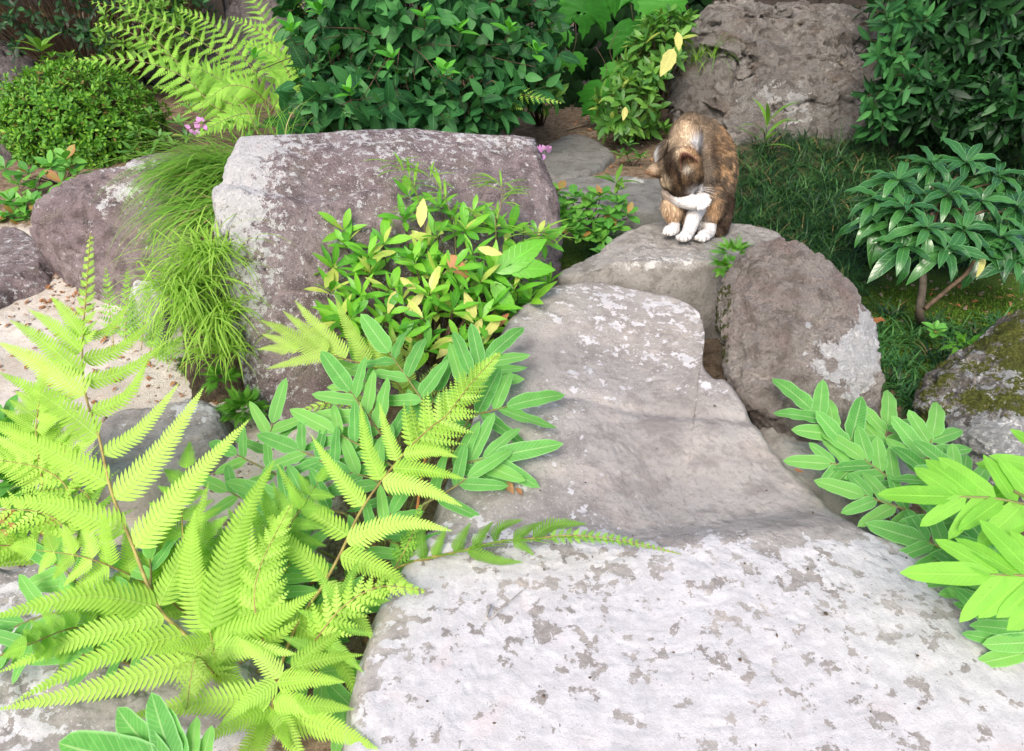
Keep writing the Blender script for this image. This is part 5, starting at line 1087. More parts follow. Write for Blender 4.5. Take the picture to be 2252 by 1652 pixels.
# thin weeds with whorled narrow leaves before the boulder
L_nar = Leafset('leaf', [leaf_tpl(.09, 6, .1, .9, 'lance', seed=1), leaf_tpl(.10, 6, .1, .5, 'lance', seed=2)], M_fernback)
for (u, v, tu, tv, lab) in [(935, 500, 870, 358, 'thin weed sprig arching left above the pale leaf'), (1000, 500, 925, 375, 'thin weed sprig rising straight before the boulder top'), (1090, 500, 1100, 400, 'thin weed sprig with a bent broad tip before the boulder'), (1150, 520, 1220, 540, 'thin weed sprig leaning right over the slab corner')]:
    p = PX(u, v, 1.66); pl = thing('weed', lab, 'plant', p); q = PX(tu, tv, 1.68); C = catmull(np.array([p, (p + q) / 2 + np.array([.01, 0, .02]), q]), 9)
    V, F = tube(np.concatenate([[[p[0], p[1] - .01, float(gz(p[0], p[1])[0])]], C]), .0015, .0006, 5, 16); link('stem', fast_mesh('stem', V - p, F, M_gstem), pl)
    for i in range(1, 9):
        for j in range(3 if i > 2 else 2):
            a = random.random() * 6.28; L_nar.add(C[i], np.array([math.cos(a), math.sin(a) * .6 - .2, .45]), UPV, random.uniform(.05, .085))
    L_nar.finish(pl)
# seedling with broad upright leaves before the rock, right of the cat
L_bl = Leafset('leaf', [leaf_tpl(.14, 8, .15, 1.1, 'lance', seed=1), leaf_tpl(.12, 8, .1, .5, 'lance', seed=2)], M_fernshade)
p = PG(1688, 330); pl = thing('broad_grass_plant', 'broad-bladed bright plant in front of the craggy rock, right of the cat', 'plant', p)
for i in range(9):
    a = i * 2.4; L_bl.add(PX(1680, 322, 2.6) + UPV * .01 * i, np.array([math.cos(a) * .8, math.sin(a) * .5 - .2, .3 + .15 * i]), UPV, .13)
V, F = tube([p, PX(1680, 290, 2.6)], .003, .002, 5, 5); link('stem', fast_mesh('stem', V - p, F, M_gstem), pl); L_bl.finish(pl)

# ---------------------------------------------------------------- small leafy plants
L_sm = Leafset('leaf', [leaf_tpl(.50, 6, .2, .3, 'obov', seed=1), leaf_tpl(.46, 6, .25, .5, 'ovate', seed=2), leaf_tpl(.54, 6, .12, .1, 'obov', seed=3)], M_small)
def leafy(name, label, spots, d, n, size, cat='plant', mat=None, lset=None, group=None, h=.05):
    ls = lset or L_sm; p0 = PG(*spots[0]); pl = thing(name, label, cat, p0, group)
    tips = []
    for (u, v) in spots:
        q = PX(u, v, d); tips.append((q, UPV + np.array([random.uniform(-.3, .3), -.4, 0])))
    shrub(pl, ls, tips, p0, n, size, .02, whorl=True, up_bias=.5, spread=72, stem_r=.0014); ls.finish(pl, 'leaf', 300); return pl
leafy('groundcover_shrub', 'low bright shrub of small pointed leaves right of the purple boulder',
      [(1300, 480), (1240, 450), (1265, 430), (1290, 455), (1225, 420), (1320, 430), (1340, 470), (1360, 445), (1270, 480), (1240, 500), (1305, 510), (1335, 500), (1280, 520), (1320, 530), (1380, 470), (1240, 470), (1300, 440), (1355, 500), (1225, 480), (1260, 505)], 2.12, 8, .048)
leafy('sapling', 'tall single seedling with two leaf pairs standing between the path stone and the cat', [(1352, 425), (1355, 400)], 2.25, 5, .085, lset=L_long)
leafy('groundcover_plant', 'low plant with reddish leaves at the left edge beside the purple-grey boulder', [(60, 480), (20, 440), (50, 450), (90, 455), (30, 470), (110, 470), (70, 440), (10, 480), (95, 490), (50, 495), (120, 445)], 2.45, 7, .055)
leafy('groundcover_plant', 'round-leaved plant below the clipped azalea', [(135, 400), (110, 365), (150, 372), (145, 350), (170, 380), (75, 410), (40, 405), (10, 370), (60, 380)], 2.5, 6, .065)
leafy('groundcover_plant', 'leafy undergrowth at the left edge beneath the fern fronds', [(40, 1000), (10, 930), (40, 960), (80, 990), (110, 1010), (10, 1020), (60, 1060), (20, 1100), (90, 1120), (50, 1150), (10, 1170), (130, 1090), (30, 1050), (70, 1020)], 1.32, 8, .06, lset=L_sm)
leafy('groundcover_plant', 'three-leaved sprout before the feet of the cat stone', [(1325, 555), (1345, 548)], 1.98, 4, .045)
leafy('groundcover_plant', 'tiny bright sprout at the foot of the bare-stemmed shrub', [(2060, 730), (2058, 722)], 1.68, 5, .035)
leafy('groundcover_plant', 'leafy filler shrub behind the lime grass and left ferns', [(330, 250), (300, 290), (350, 300), (390, 270), (420, 240), (450, 290), (380, 320), (290, 330), (330, 340), (410, 300), (500, 270), (560, 280)], 2.6, 7, .05, lset=L_dp)
# club moss clumps
CV, CF, CL = pinna_arrays(np.stack([np.zeros(8), np.linspace(0, 1, 8), -.35 * np.linspace(0, 1, 8) ** 2], -1), np.array([0, 0, 1.]), .32, 8, hi=False, rib=.012)
L_club = Leafset('spray', [(CV, CF, CL)], M_club)
for (u, v, d, n, r, lab) in [(540, 905, 1.60, 150, (.045, .035, .045), 'fluffy green clubmoss clump at the corner of the purple boulder'), (1612, 560, 1.72, 45, (.04, .03, .03), 'feathery clubmoss between the cat stone and the tan boulder'), (1590, 590, 1.70, 30, (.02, .02, .03), 'small clubmoss sprig in the gap left of the tan boulder'), (2120, 760, 1.62, 26, (.03, .02, .015), 'pale clubmoss patch on the moss by the mossy boulder'), (490, 830, 1.62, 50, (.03, .03, .03), 'dull clubmoss below the lime grass')]:
    c = PX(u, v, d); g = c.copy(); pl = thing('clubmoss', lab, 'clubmoss', g)
    for _ in range(n):
        w = rnd_dir(); w[2] = abs(w[2]) * .9 + .1 * w[2]; w[1] -= .2; L_club.add(c + w * np.array(r) * random.uniform(.3, 1), w, UPV + rnd_dir() * .5, random.uniform(.02, .034))
    L_club.finish(pl, 'spray', 60)

# moss cushions on the right ground: fine tufts, uncountable
M_moss = leaf_mat('moss_green', (.03, .08, .01), (.07, .15, .018), (.14, .23, .035), trans=.2, rough=.9, vein=0, spec=.05, odd=(.10, .10, .03), oddfrac=.12)
pts = scatter_px(1500, lambda u, v: (u > 1890 and 600 < v < 780) or (u < 1300 and v > 510), 1230, 2252, 500, 860)
field('moss_carpet', 'bright green moss carpet on the soil', 'moss', pts, 9, .014, .0028, M_moss, droop=.6, rad=.02)

# ---------------------------------------------------------------- purple flowers
M_fl = leaf_mat('pink_purple_petal', (.52, .22, .55), (.62, .32, .62), (.70, .45, .70), trans=.3, rough=.6, vein=.2, spec=.1)
L_fl = Leafset('petal', [leaf_tpl(.7, 5, .2, .5, 'ovate', seed=1)], M_fl)
for u, v, d, n, lab in [(445, 272, 2.2, 5, 'pink-purple flower nodding over the arching grass tuft'), (425, 282, 2.22, 3, 'fading pink flower left of the brighter one in the arching grass'), (1197, 335, 2.0, 5, 'small purple flower at the right shoulder of the largest purple boulder')]:
    p = PX(u, v, d); q = np.array([p[0], p[1] + .03, float(gz(p[0], p[1])[0])]); pl = thing('flower', lab, 'flower', q)
    V, F = tube([q, (p + q) / 2 + np.array([.005, 0, .01]), p], .0012, .0008, 5, 8); link('stem', fast_mesh('stem', V - q, F, M_gstem), pl)
    for j in range(n * 2):
        w = rnd_dir() * np.array([1, .6, .8]); L_fl.add(p + w * .008, w, rnd_dir(), .019)
    L_fl.finish(pl, 'petal')

# ---------------------------------------------------------------- loose leaves, litter
L_one = {}
for u, v, tu, tv, lab in [(1108, 1064, 1128, 1086, 'curled red-brown dead leaf on the slab'), (1134, 1080, 1148, 1092, 'tiny brown leaf scrap beside the red-brown leaf on the slab'), (1745, 1040, 1765, 1043, 'small orange dead leaf near the right edge of the slab'), (1940, 735, 1910, 745, 'curled tan dead leaf beside the tan boulder')]:
    z = .137 if u < 1900 else None; p = PZ(u, v, z) if z else PG(u, v) + UPV * .03; q = PZ(tu, tv, z) if z else p + np.array([-.05, .0, .005])
    V, F, lf = leaf_tpl(.5, 6, .35, .4, 'ovate', wavy=.3, seed=int(u)); d = nrm(q - p); x = np.cross(d, UPV); zz = np.cross(x, d); s = np.linalg.norm(q - p) * 1.1
    V = V[:, :1] * x * s + V[:, 1:2] * d * s + V[:, 2:3] * zz * s
    o = link('dead_leaf', fast_mesh('dead_leaf', V, F, M_dead, True, {'lf': lf, 'rnd': np.full(len(V), random.random())})); o.location = p + UPV * .006; tag(o, lab, 'leaf')
o = None
LT = Leafset('leaf', [leaf_tpl(.45, 4, .3, .6, 'ovate', seed=1, wavy=.2), leaf_tpl(.35, 4, .5, .9, 'lance', seed=2, wavy=.2)], M_dead)
V0 = []
for (u0, u1, v0, v1, n) in [(90, 200, 520, 690, 90), (1200, 1440, 250, 330, 60), (1200, 1450, 330, 400, 20), (380, 560, 800, 900, 30), (1900, 2250, 600, 720, 26), (200, 560, 560, 760, 40), (0, 480, 640, 900, 110), (640, 900, 1280, 1500, 50), (2050, 2250, 640, 720, 25)]:
    for _ in range(n):
        p = PG(random.uniform(u0, u1), random.uniform(v0, v1)); a = random.random() * 6.28; LT.add(p + UPV * .004, np.array([math.cos(a), math.sin(a), random.uniform(-.1, .25)]), UPV + rnd_dir() * .3, random.uniform(.012, .03))
lt = thing('leaf_litter', 'scattered brown dead leaves on the soil', 'litter', (0, 1.8, 0)); lt['kind'] = 'stuff'
LT.finish(lt, 'litter', 0, 'litter')
# pebbles on soil: uncountable
acc = Acc(); ico = bpy.data.meshes.new('tmp'); import bmesh
bm = bmesh.new(); bmesh.ops.create_icosphere(bm, subdivisions=1, radius=1); IV = np.array([v.co[:] for v in bm.verts]); IF = np.array([[v.index for v in f.verts] for f in bm.faces]); bm.free()
M_peb = plain_mat('pebble_grey_brown', (.30, .25, .20), (.16, .12, .09), .9, 40)
Vs, Fs = [], []; c = 0
for (u0, u1, v0, v1, n) in [(0, 700, 620, 1250, 500), (1190, 1450, 240, 400, 160), (1900, 2250, 600, 800, 160), (560, 900, 1200, 1500, 120), (90, 220, 520, 680, 100)]:
    for _ in range(n):
        p = PG(random.uniform(u0, u1), random.uniform(v0, v1)); s = random.uniform(.0015, .006) * (1.6 if random.random() < .1 else 1)
        Vs.append(IV * (s * np.random.uniform(.6, 1.3, 3)) * (1 + np.random.normal(0, .12, (len(IV), 1))) + p); Fs.append(IF + c); c += len(IV)
pb = link('pebbles', fast_mesh('pebbles', np.concatenate(Vs), np.concatenate(Fs), M_peb), kind='stuff'); tag(pb, 'small pebbles and crumbs strewn over the bare soil', 'pebbles')
# twigs
for pts, lab in [([(1245, 290), (1290, 278), (1330, 276)], 'thin pale twig on the bare soil behind the path stones')]:
    P = [PG(u, v) + UPV * .008 for u, v in pts]; V, F = tube(P, .004, .002, 6, 14); o = link('twig', fast_mesh('twig', V - P[0], F, plain_mat('pale_twig', (.28, .22, .16)))); o.location = P[0]; tag(o, lab, 'twig')
zt_ = .137; P = [PZ(1062, 1350 + 0, zt_)]
P = [PZ(1078, 1330, .139) * 1, PZ(1070, 1357, .141), PZ(1078, 1360, .139), PZ(1095, 1345, .142), PZ(1150, 1298, .14)]
V, F = tube(P, .0022, .0008, 6, 20); o = link('twig', fast_mesh('twig', V - P[0], F, plain_mat('grey_twig', (.36, .33, .30)))); o.location = P[0]; tag(o, 'small forked grey twig lying on the lower left of the slab', 'twig')

# ---------------------------------------------------------------- fence behind
M_bam = plain_mat('bamboo_tan', (.42, .32, .16), (.30, .22, .11), .6, 25)
M_rail = plain_mat('dark_rail', (.05, .04, .035), (.03, .025, .02), .8)
M_foot = plain_mat('dark_footing_stone', (.12, .115, .11), (.06, .06, .055), .9, 12, .8)
fy = 4.25; fence = thing('bamboo_fence', 'tan bamboo picket fence with dark rails behind the vine', 'fence', (0, fy, .2))
bm = bmesh.new(); bmesh.ops.create_cone(bm, cap_ends=True, segments=8, radius1=.017, radius2=.016, depth=1.3); me = bpy.data.meshes.new('bamboo_slat'); bm.to_mesh(me); bm.free(); me.materials.append(M_bam)
x = -4.2
while x < 3.3:
    o = link('slat', me, fence); o.location = (x, random.uniform(-.004, .004), .62 + .25); o.rotation_euler = (0, random.uniform(-.01, .01), random.random() * 6); x += .036 if int(x * 28) % 7 else .052
def box_arr(c, s):
    v = np.array([(x, y, z) for x in (-.5, .5) for y in (-.5, .5) for z in (-.5, .5)]) * s + c; f = np.array([(0, 1, 3, 2), (4, 6, 7, 5), (0, 4, 5, 1), (2, 3, 7, 6), (0, 2, 6, 4), (1, 5, 7, 3)]); return v, f
for z in (.30, .75, 1.2):
    V, F = box_arr(np.array([-.4, -.045, z]), np.array([7.6, .04, .05])); link('rail', fast_mesh('rail', V, F, M_rail, False), fence)
for xx in (-4.1, -2.8, -1.5, .1, 1.6, 3.1):
    V, F = box_arr(np.array([xx, -.09, .6]), np.array([.09, .05, 1.6])); link('post', fast_mesh('post', V, F, M_rail, False), fence)
V, F = box_arr(np.array([-.4, fy, .16]), np.array([7.7, .16, .34])); foot = link('stone_footing', fast_mesh('stone_footing', V - np.array([.85, fy, 0]), F, M_foot, False)); foot.location = (.85, fy, 0); tag(foot, 'dark stone footing under the bamboo fence', 'wall')
# added hedge that blocks sky light and darkens behind fence and back rocks
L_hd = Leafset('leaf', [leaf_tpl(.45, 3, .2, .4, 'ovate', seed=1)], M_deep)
hd = thing('shade_hedge', 'added dark hedge blocking sky light behind rocks and fence', 'hedge', (0, 4.9, .1))
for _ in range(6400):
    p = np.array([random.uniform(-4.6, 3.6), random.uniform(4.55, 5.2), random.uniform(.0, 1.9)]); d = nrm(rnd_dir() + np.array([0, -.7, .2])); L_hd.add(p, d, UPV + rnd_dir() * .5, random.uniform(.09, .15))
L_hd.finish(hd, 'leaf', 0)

# crumbs and seeds fallen on the slab: uncountable
Vs, Fs = [], []; c = 0
for _ in range(70):
    u, v = random.uniform(900, 2100), random.uniform(700, 1640); p = PZ(u, v, .139); sz = random.uniform(.0006, .0018)
    Vs.append(IV * (sz * np.random.uniform(.5, 2.2, 3) * [1, 1, .5]) + p); Fs.append(IF + c); c += len(IV)
cr_ = link('crumbs', fast_mesh('crumbs', np.concatenate(Vs), np.concatenate(Fs), M_stem), kind='stuff'); tag(cr_, 'tiny brown seeds and crumbs lying on the slab', 'crumbs')

# ================================================================ the cat
def stone_z(x, y):
    best = -9
    for o in sc.objects:
        if o.name.startswith('stepping_stone') and o.type == 'MESH':
            n = len(o.data.vertices); a = np.empty(n * 3, np.float32); o.data.vertices.foreach_get('co', a); a = a.reshape(-1, 3) + np.array(o.location)
            m = (a[:, 0] - x) ** 2 + (a[:, 1] - y) ** 2 < .02 ** 2
            if m.any(): best = max(best, float(np.median(np.sort(a[m, 2])[-20:])))
    return best
def S8(px, py, dd=0.0): return PX(1358 + px * .2055, 216 + py * .2055, CD + dd)
CD = 1.87
for _ in range(4):
    q = S8(720, 1520); CD = (stone_z(q[0], q[1]) - CAMZ) / ray(1358 + 720 * .2055, 216 + 1520 * .2055)[2]
PXM = .2055 * CD / FP
groundz = stone_z(*S8(720, 1520)[:2])
SPH = []   # centre, radius, part
def chain(part, *pts):
    pts = np.array([list(S8(p[0], p[1], p[2])) + [p[3] * PXM] for p in pts])
    if len(pts) == 1: SPH.append((pts[0, :3], pts[0, 3], part)); return
    n = max(6, int(np.linalg.norm(pts[-1, :3] - pts[0, :3]) / (pts[:, 3].min() * .25)))
    for c in catmull(pts, min(n, 26)): SPH.append((c[:3], c[3], part))
chain('body', (790, 400, .085, 245), (900, 470, .10, 265), (1000, 600, .12, 275), (1020, 800, .12, 275), (1000, 1000, .12, 255), (985, 1120, .12, 235))
chain('body', (700, 560, .07, 215), (760, 800, .07, 240), (790, 1000, .06, 210))
chain('ruff', (555, 590, .045, 150), (560, 740, .04, 140))
chain('shoulder', (985, 560, .05, 130), (960, 780, .03, 130), (900, 980, .02, 120))
chain('thighL', (650, 1080, .03, 150), (600, 1140, .01, 128), (600, 1250, .005, 85))
chain('pawL', (610, 1330, .015, 62), (600, 1400, .0, 62)); chain('pawL', (610, 1410, .0, 58), (548, 1420, -.012, 60))
chain('thighR', (1000, 1060, .04, 165), (1030, 1150, .02, 140), (1010, 1240, .01, 100))
chain('pawR', (1000, 1270, .02, 78), (985, 1370, .02, 72), (985, 1430, .012, 62)); chain('pawR', (985, 1440, .01, 58), (910, 1478, -.012, 62))
chain('tail', (1120, 1130, .07, 130), (1120, 1260, .055, 95), (1100, 1380, .045, 80), (1080, 1430, .03, 62))
chain('belly', (760, 1120, .05, 160), (770, 1230, .045, 130), (850, 1340, .04, 85))
chain('legS', (880, 1080, .02, 110), (850, 1190, .0, 95), (805, 1300, -.012, 80), (770, 1400, -.02, 70), (742, 1460, -.026, 60)); chain('pawS', (742, 1465, -.026, 62), (715, 1480, -.036, 60))
chain('legR', (560, 1000, .0, 100), (640, 1060, -.02, 88), (740, 1105, -.035, 82), (840, 1115, -.047, 78), (900, 1110, -.052, 80))
chain('neck', (730, 420, .05, 190), (700, 560, .02, 190), (690, 660, -.01, 190))
chain('head', (685, 740, -.035, 218), (695, 810, -.045, 218), (690, 880, -.045, 180), (715, 965, -.036, 112))
chain('head', (795, 840, -.03, 125)); chain('head', (575, 870, -.03, 125)); chain('chin', (830, 990, -.012, 80), (740, 1030, -.01, 80))
for (x, y, dx, r) in [(650, 1492, -.040, 26), (688, 1506, -.046, 27), (730, 1508, -.046, 27), (768, 1492, -.040, 25)]: chain('pawS', (x, y - 4, dx, r * 1.15))
for (x, y, dx, r) in [(850, 1500, -.02, 25), (885, 1512, -.025, 27), (925, 1515, -.024, 27), (965, 1500, -.016, 25)]: chain('pawR', (x, y - 8, dx, r * 1.15))
for (x, y, dx, r) in [(508, 1432, -.018, 24), (535, 1444, -.022, 26), (572, 1446, -.022, 26), (605, 1440, -.015, 24)]: chain('pawL', (x, y - 4, dx, r * 1.15))
for (x, y, dx, r) in [(945, 1062, -.058, 36), (968, 1098, -.062, 34), (955, 1135, -.064, 30), (915, 1172, -.066, 26), (870, 1180, -.064, 24)]: chain('legR', (x, y, dx, r))
chain('legR', (880, 1060, -.05, 48), (945, 1062, -.056, 40)); chain('legR', (880, 1110, -.055, 60), (950, 1105, -.058, 38))
def ear(part, b, t, w, opening, arc=105, seg=9, r=.0021):
    b = S8(*b); t = S8(*t); ax = t - b; L = np.linalg.norm(ax); o_ = np.asarray(opening, float); o_ = nrm(o_ - nrm(ax) * (o_ @ nrm(ax))); s_ = np.cross(nrm(ax), o_)
    for s in np.linspace(-.25, 1, 24):
        rad = w * PXM * (1 - max(0, s)) ** (.62 if part == 'earL' else .62) + .0012
        for ph in np.linspace(-R(arc), R(arc), 25):
            c = b + ax * s + rad * (-o_ * math.cos(ph) * .8 + s_ * math.sin(ph)); SPH.append((c, r, part))
FWD = ray(W0 / 2, H0 / 2); RT = np.array([1., 0, 0]); UC = np.cross(RT, FWD) * -1 if np.cross(RT, FWD)[2] < 0 else np.cross(RT, FWD)
ear('earL', (530, 765, -.02), (300, 800, -.05), 125, UC * -.5 + FWD * 1.0)
ear('earR', (760, 730, -.085), (690, 590, -.155), 92, RT * .55 - UC * .8 - FWD * .45)
bm = bmesh.new()
for c, r, _ in SPH:
    bmesh.ops.create_icosphere(bm, subdivisions=1 if r < .004 else 2, radius=r, matrix=Matrix.Translation(Vector(c)))
me = bpy.data.meshes.new('cat_raw'); bm.to_mesh(me); bm.free()
tmp = bpy.data.objects.new('cat_raw', me); COL.objects.link(tmp)
m = tmp.modifiers.new('r', 'REMESH'); m.mode = 'VOXEL'; m.voxel_size = .0020
m = tmp.modifiers.new('s', 'SMOOTH'); m.iterations = 7; m.factor = .5
dg = bpy.context.evaluated_depsgraph_get(); cme = bpy.data.meshes.new_from_object(tmp.evaluated_get(dg)); bpy.data.objects.remove(tmp)
n = len(cme.vertices); CV_ = np.empty(n * 3, np.float32); cme.vertices.foreach_get('co', CV_); CV_ = CV_.reshape(-1, 3).astype(float)
nn = np.empty(n * 3, np.float32); cme.vertices.foreach_get('normal', nn); CN = nn.reshape(-1, 3).astype(float)
CV_[:, 2] = np.maximum(CV_[:, 2], groundz - .002)
# nearest part
C_ = np.array([s[0] for s in SPH]); Rr = np.array([s[1] for s in SPH]); PN = [s[2] for s in SPH]; near = np.empty(n, int)
for i in range(0, n, 4000):
    d = np.linalg.norm(CV_[i:i + 4000, None] - C_[None], axis=2) - Rr[None]; near[i:i + 4000] = d.argmin(1)
part = np.array(PN)[near]
U, V_, D = proj(CV_); X = (U - 1358) / .2055; Y = (V_ - 216) / .2055
def g(x, y, sx, sy=None): return np.exp(-((X - x) / sx) ** 2 - ((Y - y) / (sy or sx)) ** 2)
N1 = fbm(CV_, 55, 4, 1); N2 = fbm(CV_ * [1, 1, .5], 130, 3, 2); N3 = fbm(CV_, 300, 2, 3)
WH = np.array([.62, .60, .59]); TAN = np.array([.25, .155, .085]); BR = np.array([.09, .066, .045]); DK = np.array([.016, .011, .008]); CR = np.array([.54, .42, .29]); PK = np.array([.34, .16, .13]); RUST = np.array([.30, .12, .045]); GY = np.array([.14, .115, .09])
col = np.tile(GY, (n, 1))
def mixc(w, c, mask=None):
    global col
    w = np.clip(w, 0, 1)
    if mask is not None: w = w * mask
    col = col * (1 - w[:, None]) + np.asarray(c)[None] * w[:, None]
hd_0 = np.isin(part, ['head']).astype(float)
isb = np.isin(part, ['body', 'neck', 'ruff', 'shoulder', 'thighR', 'belly', 'thighL']).astype(float)
mixc(.75 * sstep(980, 1150, X), BR, isb); mixc(sstep(-.05, .2, N1) * .9 * sstep(930, 1080, X), TAN * 1.35, isb); mixc(sstep(.15, .4, -N1) * .5 * sstep(1000, 1150, X), DK * 2, isb)
mixc(g(1090, 480, 140, 200) * .5, TAN, isb); mixc(g(760, 330, 140, 120) * 1.0, TAN, isb); mixc(g(740, 420, 120, 140) * 1.1, CR * 1.1, isb); mixc(g(640, 470, 90, 120) * .6, TAN, isb)
mixc(g(790, 170, 130, 50) * .8, BR, isb); mixc(g(880, 250, 110, 60) * .6, BR, isb)
mixc(g(855, 495, 52, 78) * 1.5, WH, isb); mixc(g(1020, 560, 30, 170) * .9, DK * 2, isb); mixc(g(1050, 700, 25, 120) * .8, DK * 2, isb); mixc(g(1000, 880, 90, 30) * .7, DK * 2.5, isb); mixc(g(520, 590, 42, 130) * .95, DK * 2.2, np.maximum(isb, hd_0)); mixc(g(590, 480, 60, 160) * .5, CR, isb)
mixc(sstep(470, 430, X) * sstep(430, 500, Y) * 1.0, WH, np.isin(part, ['ruff', 'body', 'neck']).astype(float))
low = np.isin(part, ['thighL', 'belly', 'thighR']).astype(float)
mixc(.85 + 0 * X, np.array([.48, .34, .22]), np.isin(part, ['thighL', 'belly']).astype(float)); mixc(g(560, 1250, 80, 60) * .7, TAN * 1.3, low); mixc(g(690, 1250, 90, 60) * .4, BR * 1.4, low)
mixc(g(1010, 1200, 95, 80) * 1.0, TAN * 1.15, low); mixc(sstep(1090, 1150, X), BR, low); mixc(g(870, 1340, 90, 90), WH, low)
hd_ = (part == 'head').astype(float) + (part == 'chin')
mixc(.8 + 0 * X, BR * 1.3, hd_); mixc(g(800, 640, 120, 90) * 1.3, TAN * 1.25, hd_); mixc(g(880, 800, 50, 120) * .9, TAN, hd_)
st = sstep(.1, .6, np.sin((X - 620 + (Y - 800) * -.28) / 19 + N1 * 1.5)) * g(650, 850, 150, 190)
mixc(g(590, 780, 95, 230) * 1.15, DK * 1.5, hd_); mixc(g(690, 920, 150, 120) * 1.1, DK * 1.5, hd_); mixc(g(760, 560, 90, 40) * .9, TAN * 1.5, hd_ + (part == 'neck')); mixc(st * .8, DK, hd_); mixc((1 - st) * g(680, 900, 110, 130) * .35, TAN * .8, hd_)
mixc(g(560, 640, 50, 100) * .8, DK * 1.5, hd_ + (part == 'neck')); mixc(g(680, 590, 70, 80) * .6, CR, hd_ + (part == 'neck')); mixc(g(480, 880, 40, 50) * .8, CR, hd_); mixc(g(860, 990, 60, 40), np.array([.45, .42, .40]), hd_)
mixc(g(870, 900, 30, 110) * .6, DK * 3, hd_); mixc(g(850, 1010, 80, 45) * 1.2, WH * .9, hd_ + (part == 'chin')); mixc(g(520, 930, 50, 60) * .8, CR, hd_)
mixc((part == 'chin') * 1.0, np.array([.50, .47, .45]))
for p_, c in (('pawL', WH), ('pawR', WH), ('pawS', WH), ('legS', WH), ('legR', WH)): mixc((part == p_) * 1.0, c)
mixc(sstep(640, 540, X) * 1.0, np.array([.42, .34, .28]), (part == 'legR') * 1.0)
mixc((part == 'tail') * 1.0, DK * 3.2); mixc((part == 'tail') * sstep(0, .3, N1) * .6, BR * 1.2)
mixc((part == 'earL') * 1.0, np.array([.15, .085, .05])); mixc(sstep(790, 740, Y) * .6, CR * .8, (part == 'earL') * 1.0); mixc(sstep(380, 440, X), DK * 3, (part == 'earL') * .8); mixc(g(400, 770, 40) * .5, CR, (part == 'earL') * 1.0)
mixc((part == 'earR') * 1.0, TAN * 1.2)
inner = np.zeros(n)
eo = nrm(RT * .55 - UC * .8 - FWD * .45); mixc(sstep(.0, .5, CN @ eo) * (part == 'earR') * sstep(800, 740, Y), PK * .8); mixc(g(700, 650, 40, 30) * .8, DK * 1.5, (part == 'earR') * 1.0); mixc(g(740, 770, 50, 40) * .7, np.array([.5, .45, .38]), (part == 'earR') + hd_)
# shade in the creases between toes, painted as dark lines in the coat
for (x, y0, y1) in [(669, 1478, 1515), (709, 1482, 1522), (749, 1480, 1515), (868, 1485, 1515), (905, 1490, 1525), (945, 1490, 1522), (522, 1425, 1452), (553, 1428, 1458)]:
    mixc(np.exp(-((X - x) / 5) ** 2) * sstep(y0, y0 + 12, Y) * .8, np.array([.10, .06, .05]), np.isin(part, ['pawS', 'pawR', 'pawL']).astype(float))
mixc(np.exp(-((Y - (1122 + (X - 900) * .12)) / 6) ** 2) * sstep(865, 890, X) * .6, np.array([.25, .2, .18]), (part == 'legR') * 1.0)  # same crease shade painted across the raised paw
STK = fbm(np.stack([X / 13.0, Y / 75.0, D * 3], -1), 1.0, 3, 9)
STKH = fbm(np.stack([X / 60.0, Y / 10.0, D * 3], -1), 1.0, 3, 8)
sk = np.where(part == 'legR', STKH, STK) * np.where(np.isin(part, ['legR', 'legS', 'pawL', 'pawR', 'pawS']), .12, .75)
col = col * np.clip(1 + .22 * N2[:, None] + .15 * N3[:, None] + sk[:, None], .3, 1.8)
col = np.clip(col, .008, .82)
co0 = S8(720, 1520); co0[2] = groundz
cme.vertices.foreach_set('co', (CV_ - co0).astype(np.float32).ravel()); cme.update()
at = cme.attributes.new('coat', 'FLOAT_VECTOR', 'POINT'); at.data.foreach_set('vector', col.astype(np.float32).ravel())
cme.polygons.foreach_set('use_smooth', [True] * len(cme.polygons))
t = NT('cat_coat'); P = t.pos().outputs['Position']
p = t.n('ShaderNodeBsdfPrincipled'); t.l(t.attr('coat', 'Color'), p.inputs['Base Color']); p.inputs['Roughness'].default_value = 1; p.inputs['Specular IOR Level'].default_value = .02
t.l(t.bump(t.noise(P, 500, 3, .6), .4, .002), p.inputs['Normal']); t.l(p.outputs[0], t.out.inputs[0])
cme.materials.clear(); cme.materials.append(t.m)
cat = thing('cat', 'calico tabby cat sitting on the stone, head bowed, licking its raised white paw', 'cat', co0)
body = link('body', cme, cat)
# the coat: short hairs that lie along the body
rs = np.random.RandomState(5); cme.calc_loop_triangles(); m_ = len(cme.polygons)
ar = np.empty(m_, np.float32); cme.polygons.foreach_get('area', ar)
lt_ = np.empty(m_, np.int32); cme.polygons.foreach_get('loop_start', lt_); lv_ = np.empty(len(cme.loops), np.int32); cme.loops.foreach_get('vertex_index', lv_)
NH = 60000; arp = ar.astype(float); arp /= arp.sum(); pick = rs.choice(m_, NH, p=arp); vi = lv_[lt_[pick]]; vi2 = lv_[lt_[pick] + 2]; w_ = rs.rand(NH, 1)
Pp = CV_[vi] * w_ + CV_[vi2] * (1 - w_); Np = CN[vi]; cp = col[vi]; pp = part[vi]; Xp, Yp = X[vi], Y[vi]
flow = np.tile(np.array([.1, 0, -1.0]), (NH, 1))
hm = np.isin(pp, ['head', 'neck', 'chin']) | (np.isin(pp, ['body']) & (Yp < 480) & (Xp < 900)); flow[hm] = np.array([0.05, .2, 1.0])
bm_ = np.isin(pp, ['body', 'shoulder']) & ~hm; flow[bm_] = np.array([.25, .4, -.9])
flow[pp == 'legR'] = np.array([1., -.1, .0]); flow[pp == 'earL'] = np.array([-1, 0, .1]); flow[pp == 'ruff'] = np.array([-.2, 0, -1])
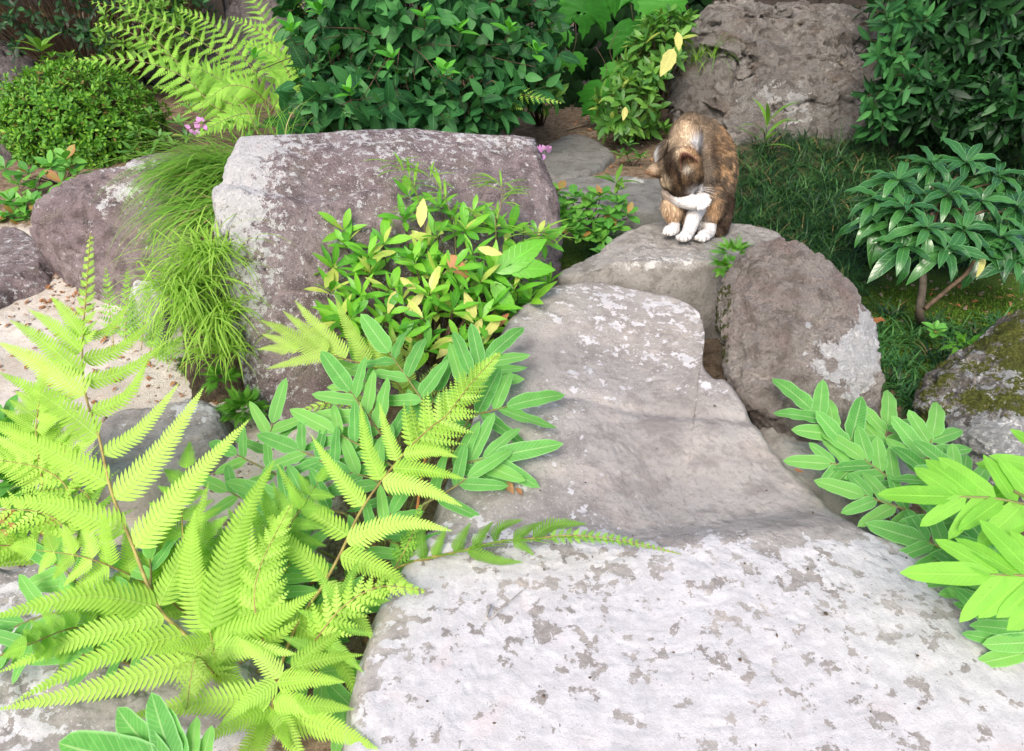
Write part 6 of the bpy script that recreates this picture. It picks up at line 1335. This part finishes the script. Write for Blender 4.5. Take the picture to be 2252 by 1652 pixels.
flow = flow + rs.normal(0, .22, (NH, 3)); flow -= Np * (flow * Np).sum(1)[:, None]; flow /= np.linalg.norm(flow, axis=1)[:, None]
Ln = np.full(NH, .0115); Ln[np.isin(pp, ['legS', 'legR', 'pawS', 'pawR', 'pawL', 'earL', 'earR'])] = .0042; Ln[np.isin(pp, ['head'])] = .0065; Ln[np.isin(pp, ['ruff', 'belly', 'thighL', 'tail', 'chin'])] = .015
Ln *= rs.uniform(.6, 1.2, NH); Wd = .0008 * rs.uniform(.7, 1.3, NH)
sd = np.cross(flow, Np); sd /= np.linalg.norm(sd, axis=1)[:, None]
a = Pp - Np * .0005; b_ = Pp + (flow * .62 + Np * .30) * (Ln * .55)[:, None]; c_ = Pp + (flow * .95 + Np * .26) * Ln[:, None]
hv = np.stack([a - sd * Wd[:, None], a + sd * Wd[:, None], b_ - sd * Wd[:, None] * .8, b_ + sd * Wd[:, None] * .8, c_ - sd * Wd[:, None] * .15, c_ + sd * Wd[:, None] * .15], 1)
hv[:, :, 2] = np.maximum(hv[:, :, 2], groundz - .001)
hf = (np.array([[0, 1, 3, 2], [2, 3, 5, 4]])[None] + (np.arange(NH) * 6)[:, None, None]).reshape(-1, 4)
hc = np.repeat(np.clip(cp * np.where(rs.rand(NH, 1) < .25, 1.5, .85) * rs.uniform(.6, 1.2, (NH, 1)), .005, .8), 6, 0)
fur = link('fur', fast_mesh('fur', hv.reshape(-1, 3) - co0, hf, t.m, True, {'coat': hc}), cat, kind='stuff')
# whiskers
acc = Acc()
for (x0, y0, x1, y1) in [(890, 975, 1040, 990), (890, 985, 1060, 1030), (880, 995, 1040, 1070), (885, 965, 1030, 960), (870, 1000, 1010, 1095)]:
    V, F = tube([S8(x0, y0, -.05), S8((x0 + x1) / 2, (y0 + y1) / 2 - 8, -.065), S8(x1, y1, -.07)], .00045, .00015, 4, 8); acc.add(V - co0, F)
link('whiskers', acc.mesh('whiskers', plain_mat('white_whisker', (.8, .8, .8), (.7, .7, .7))), cat)
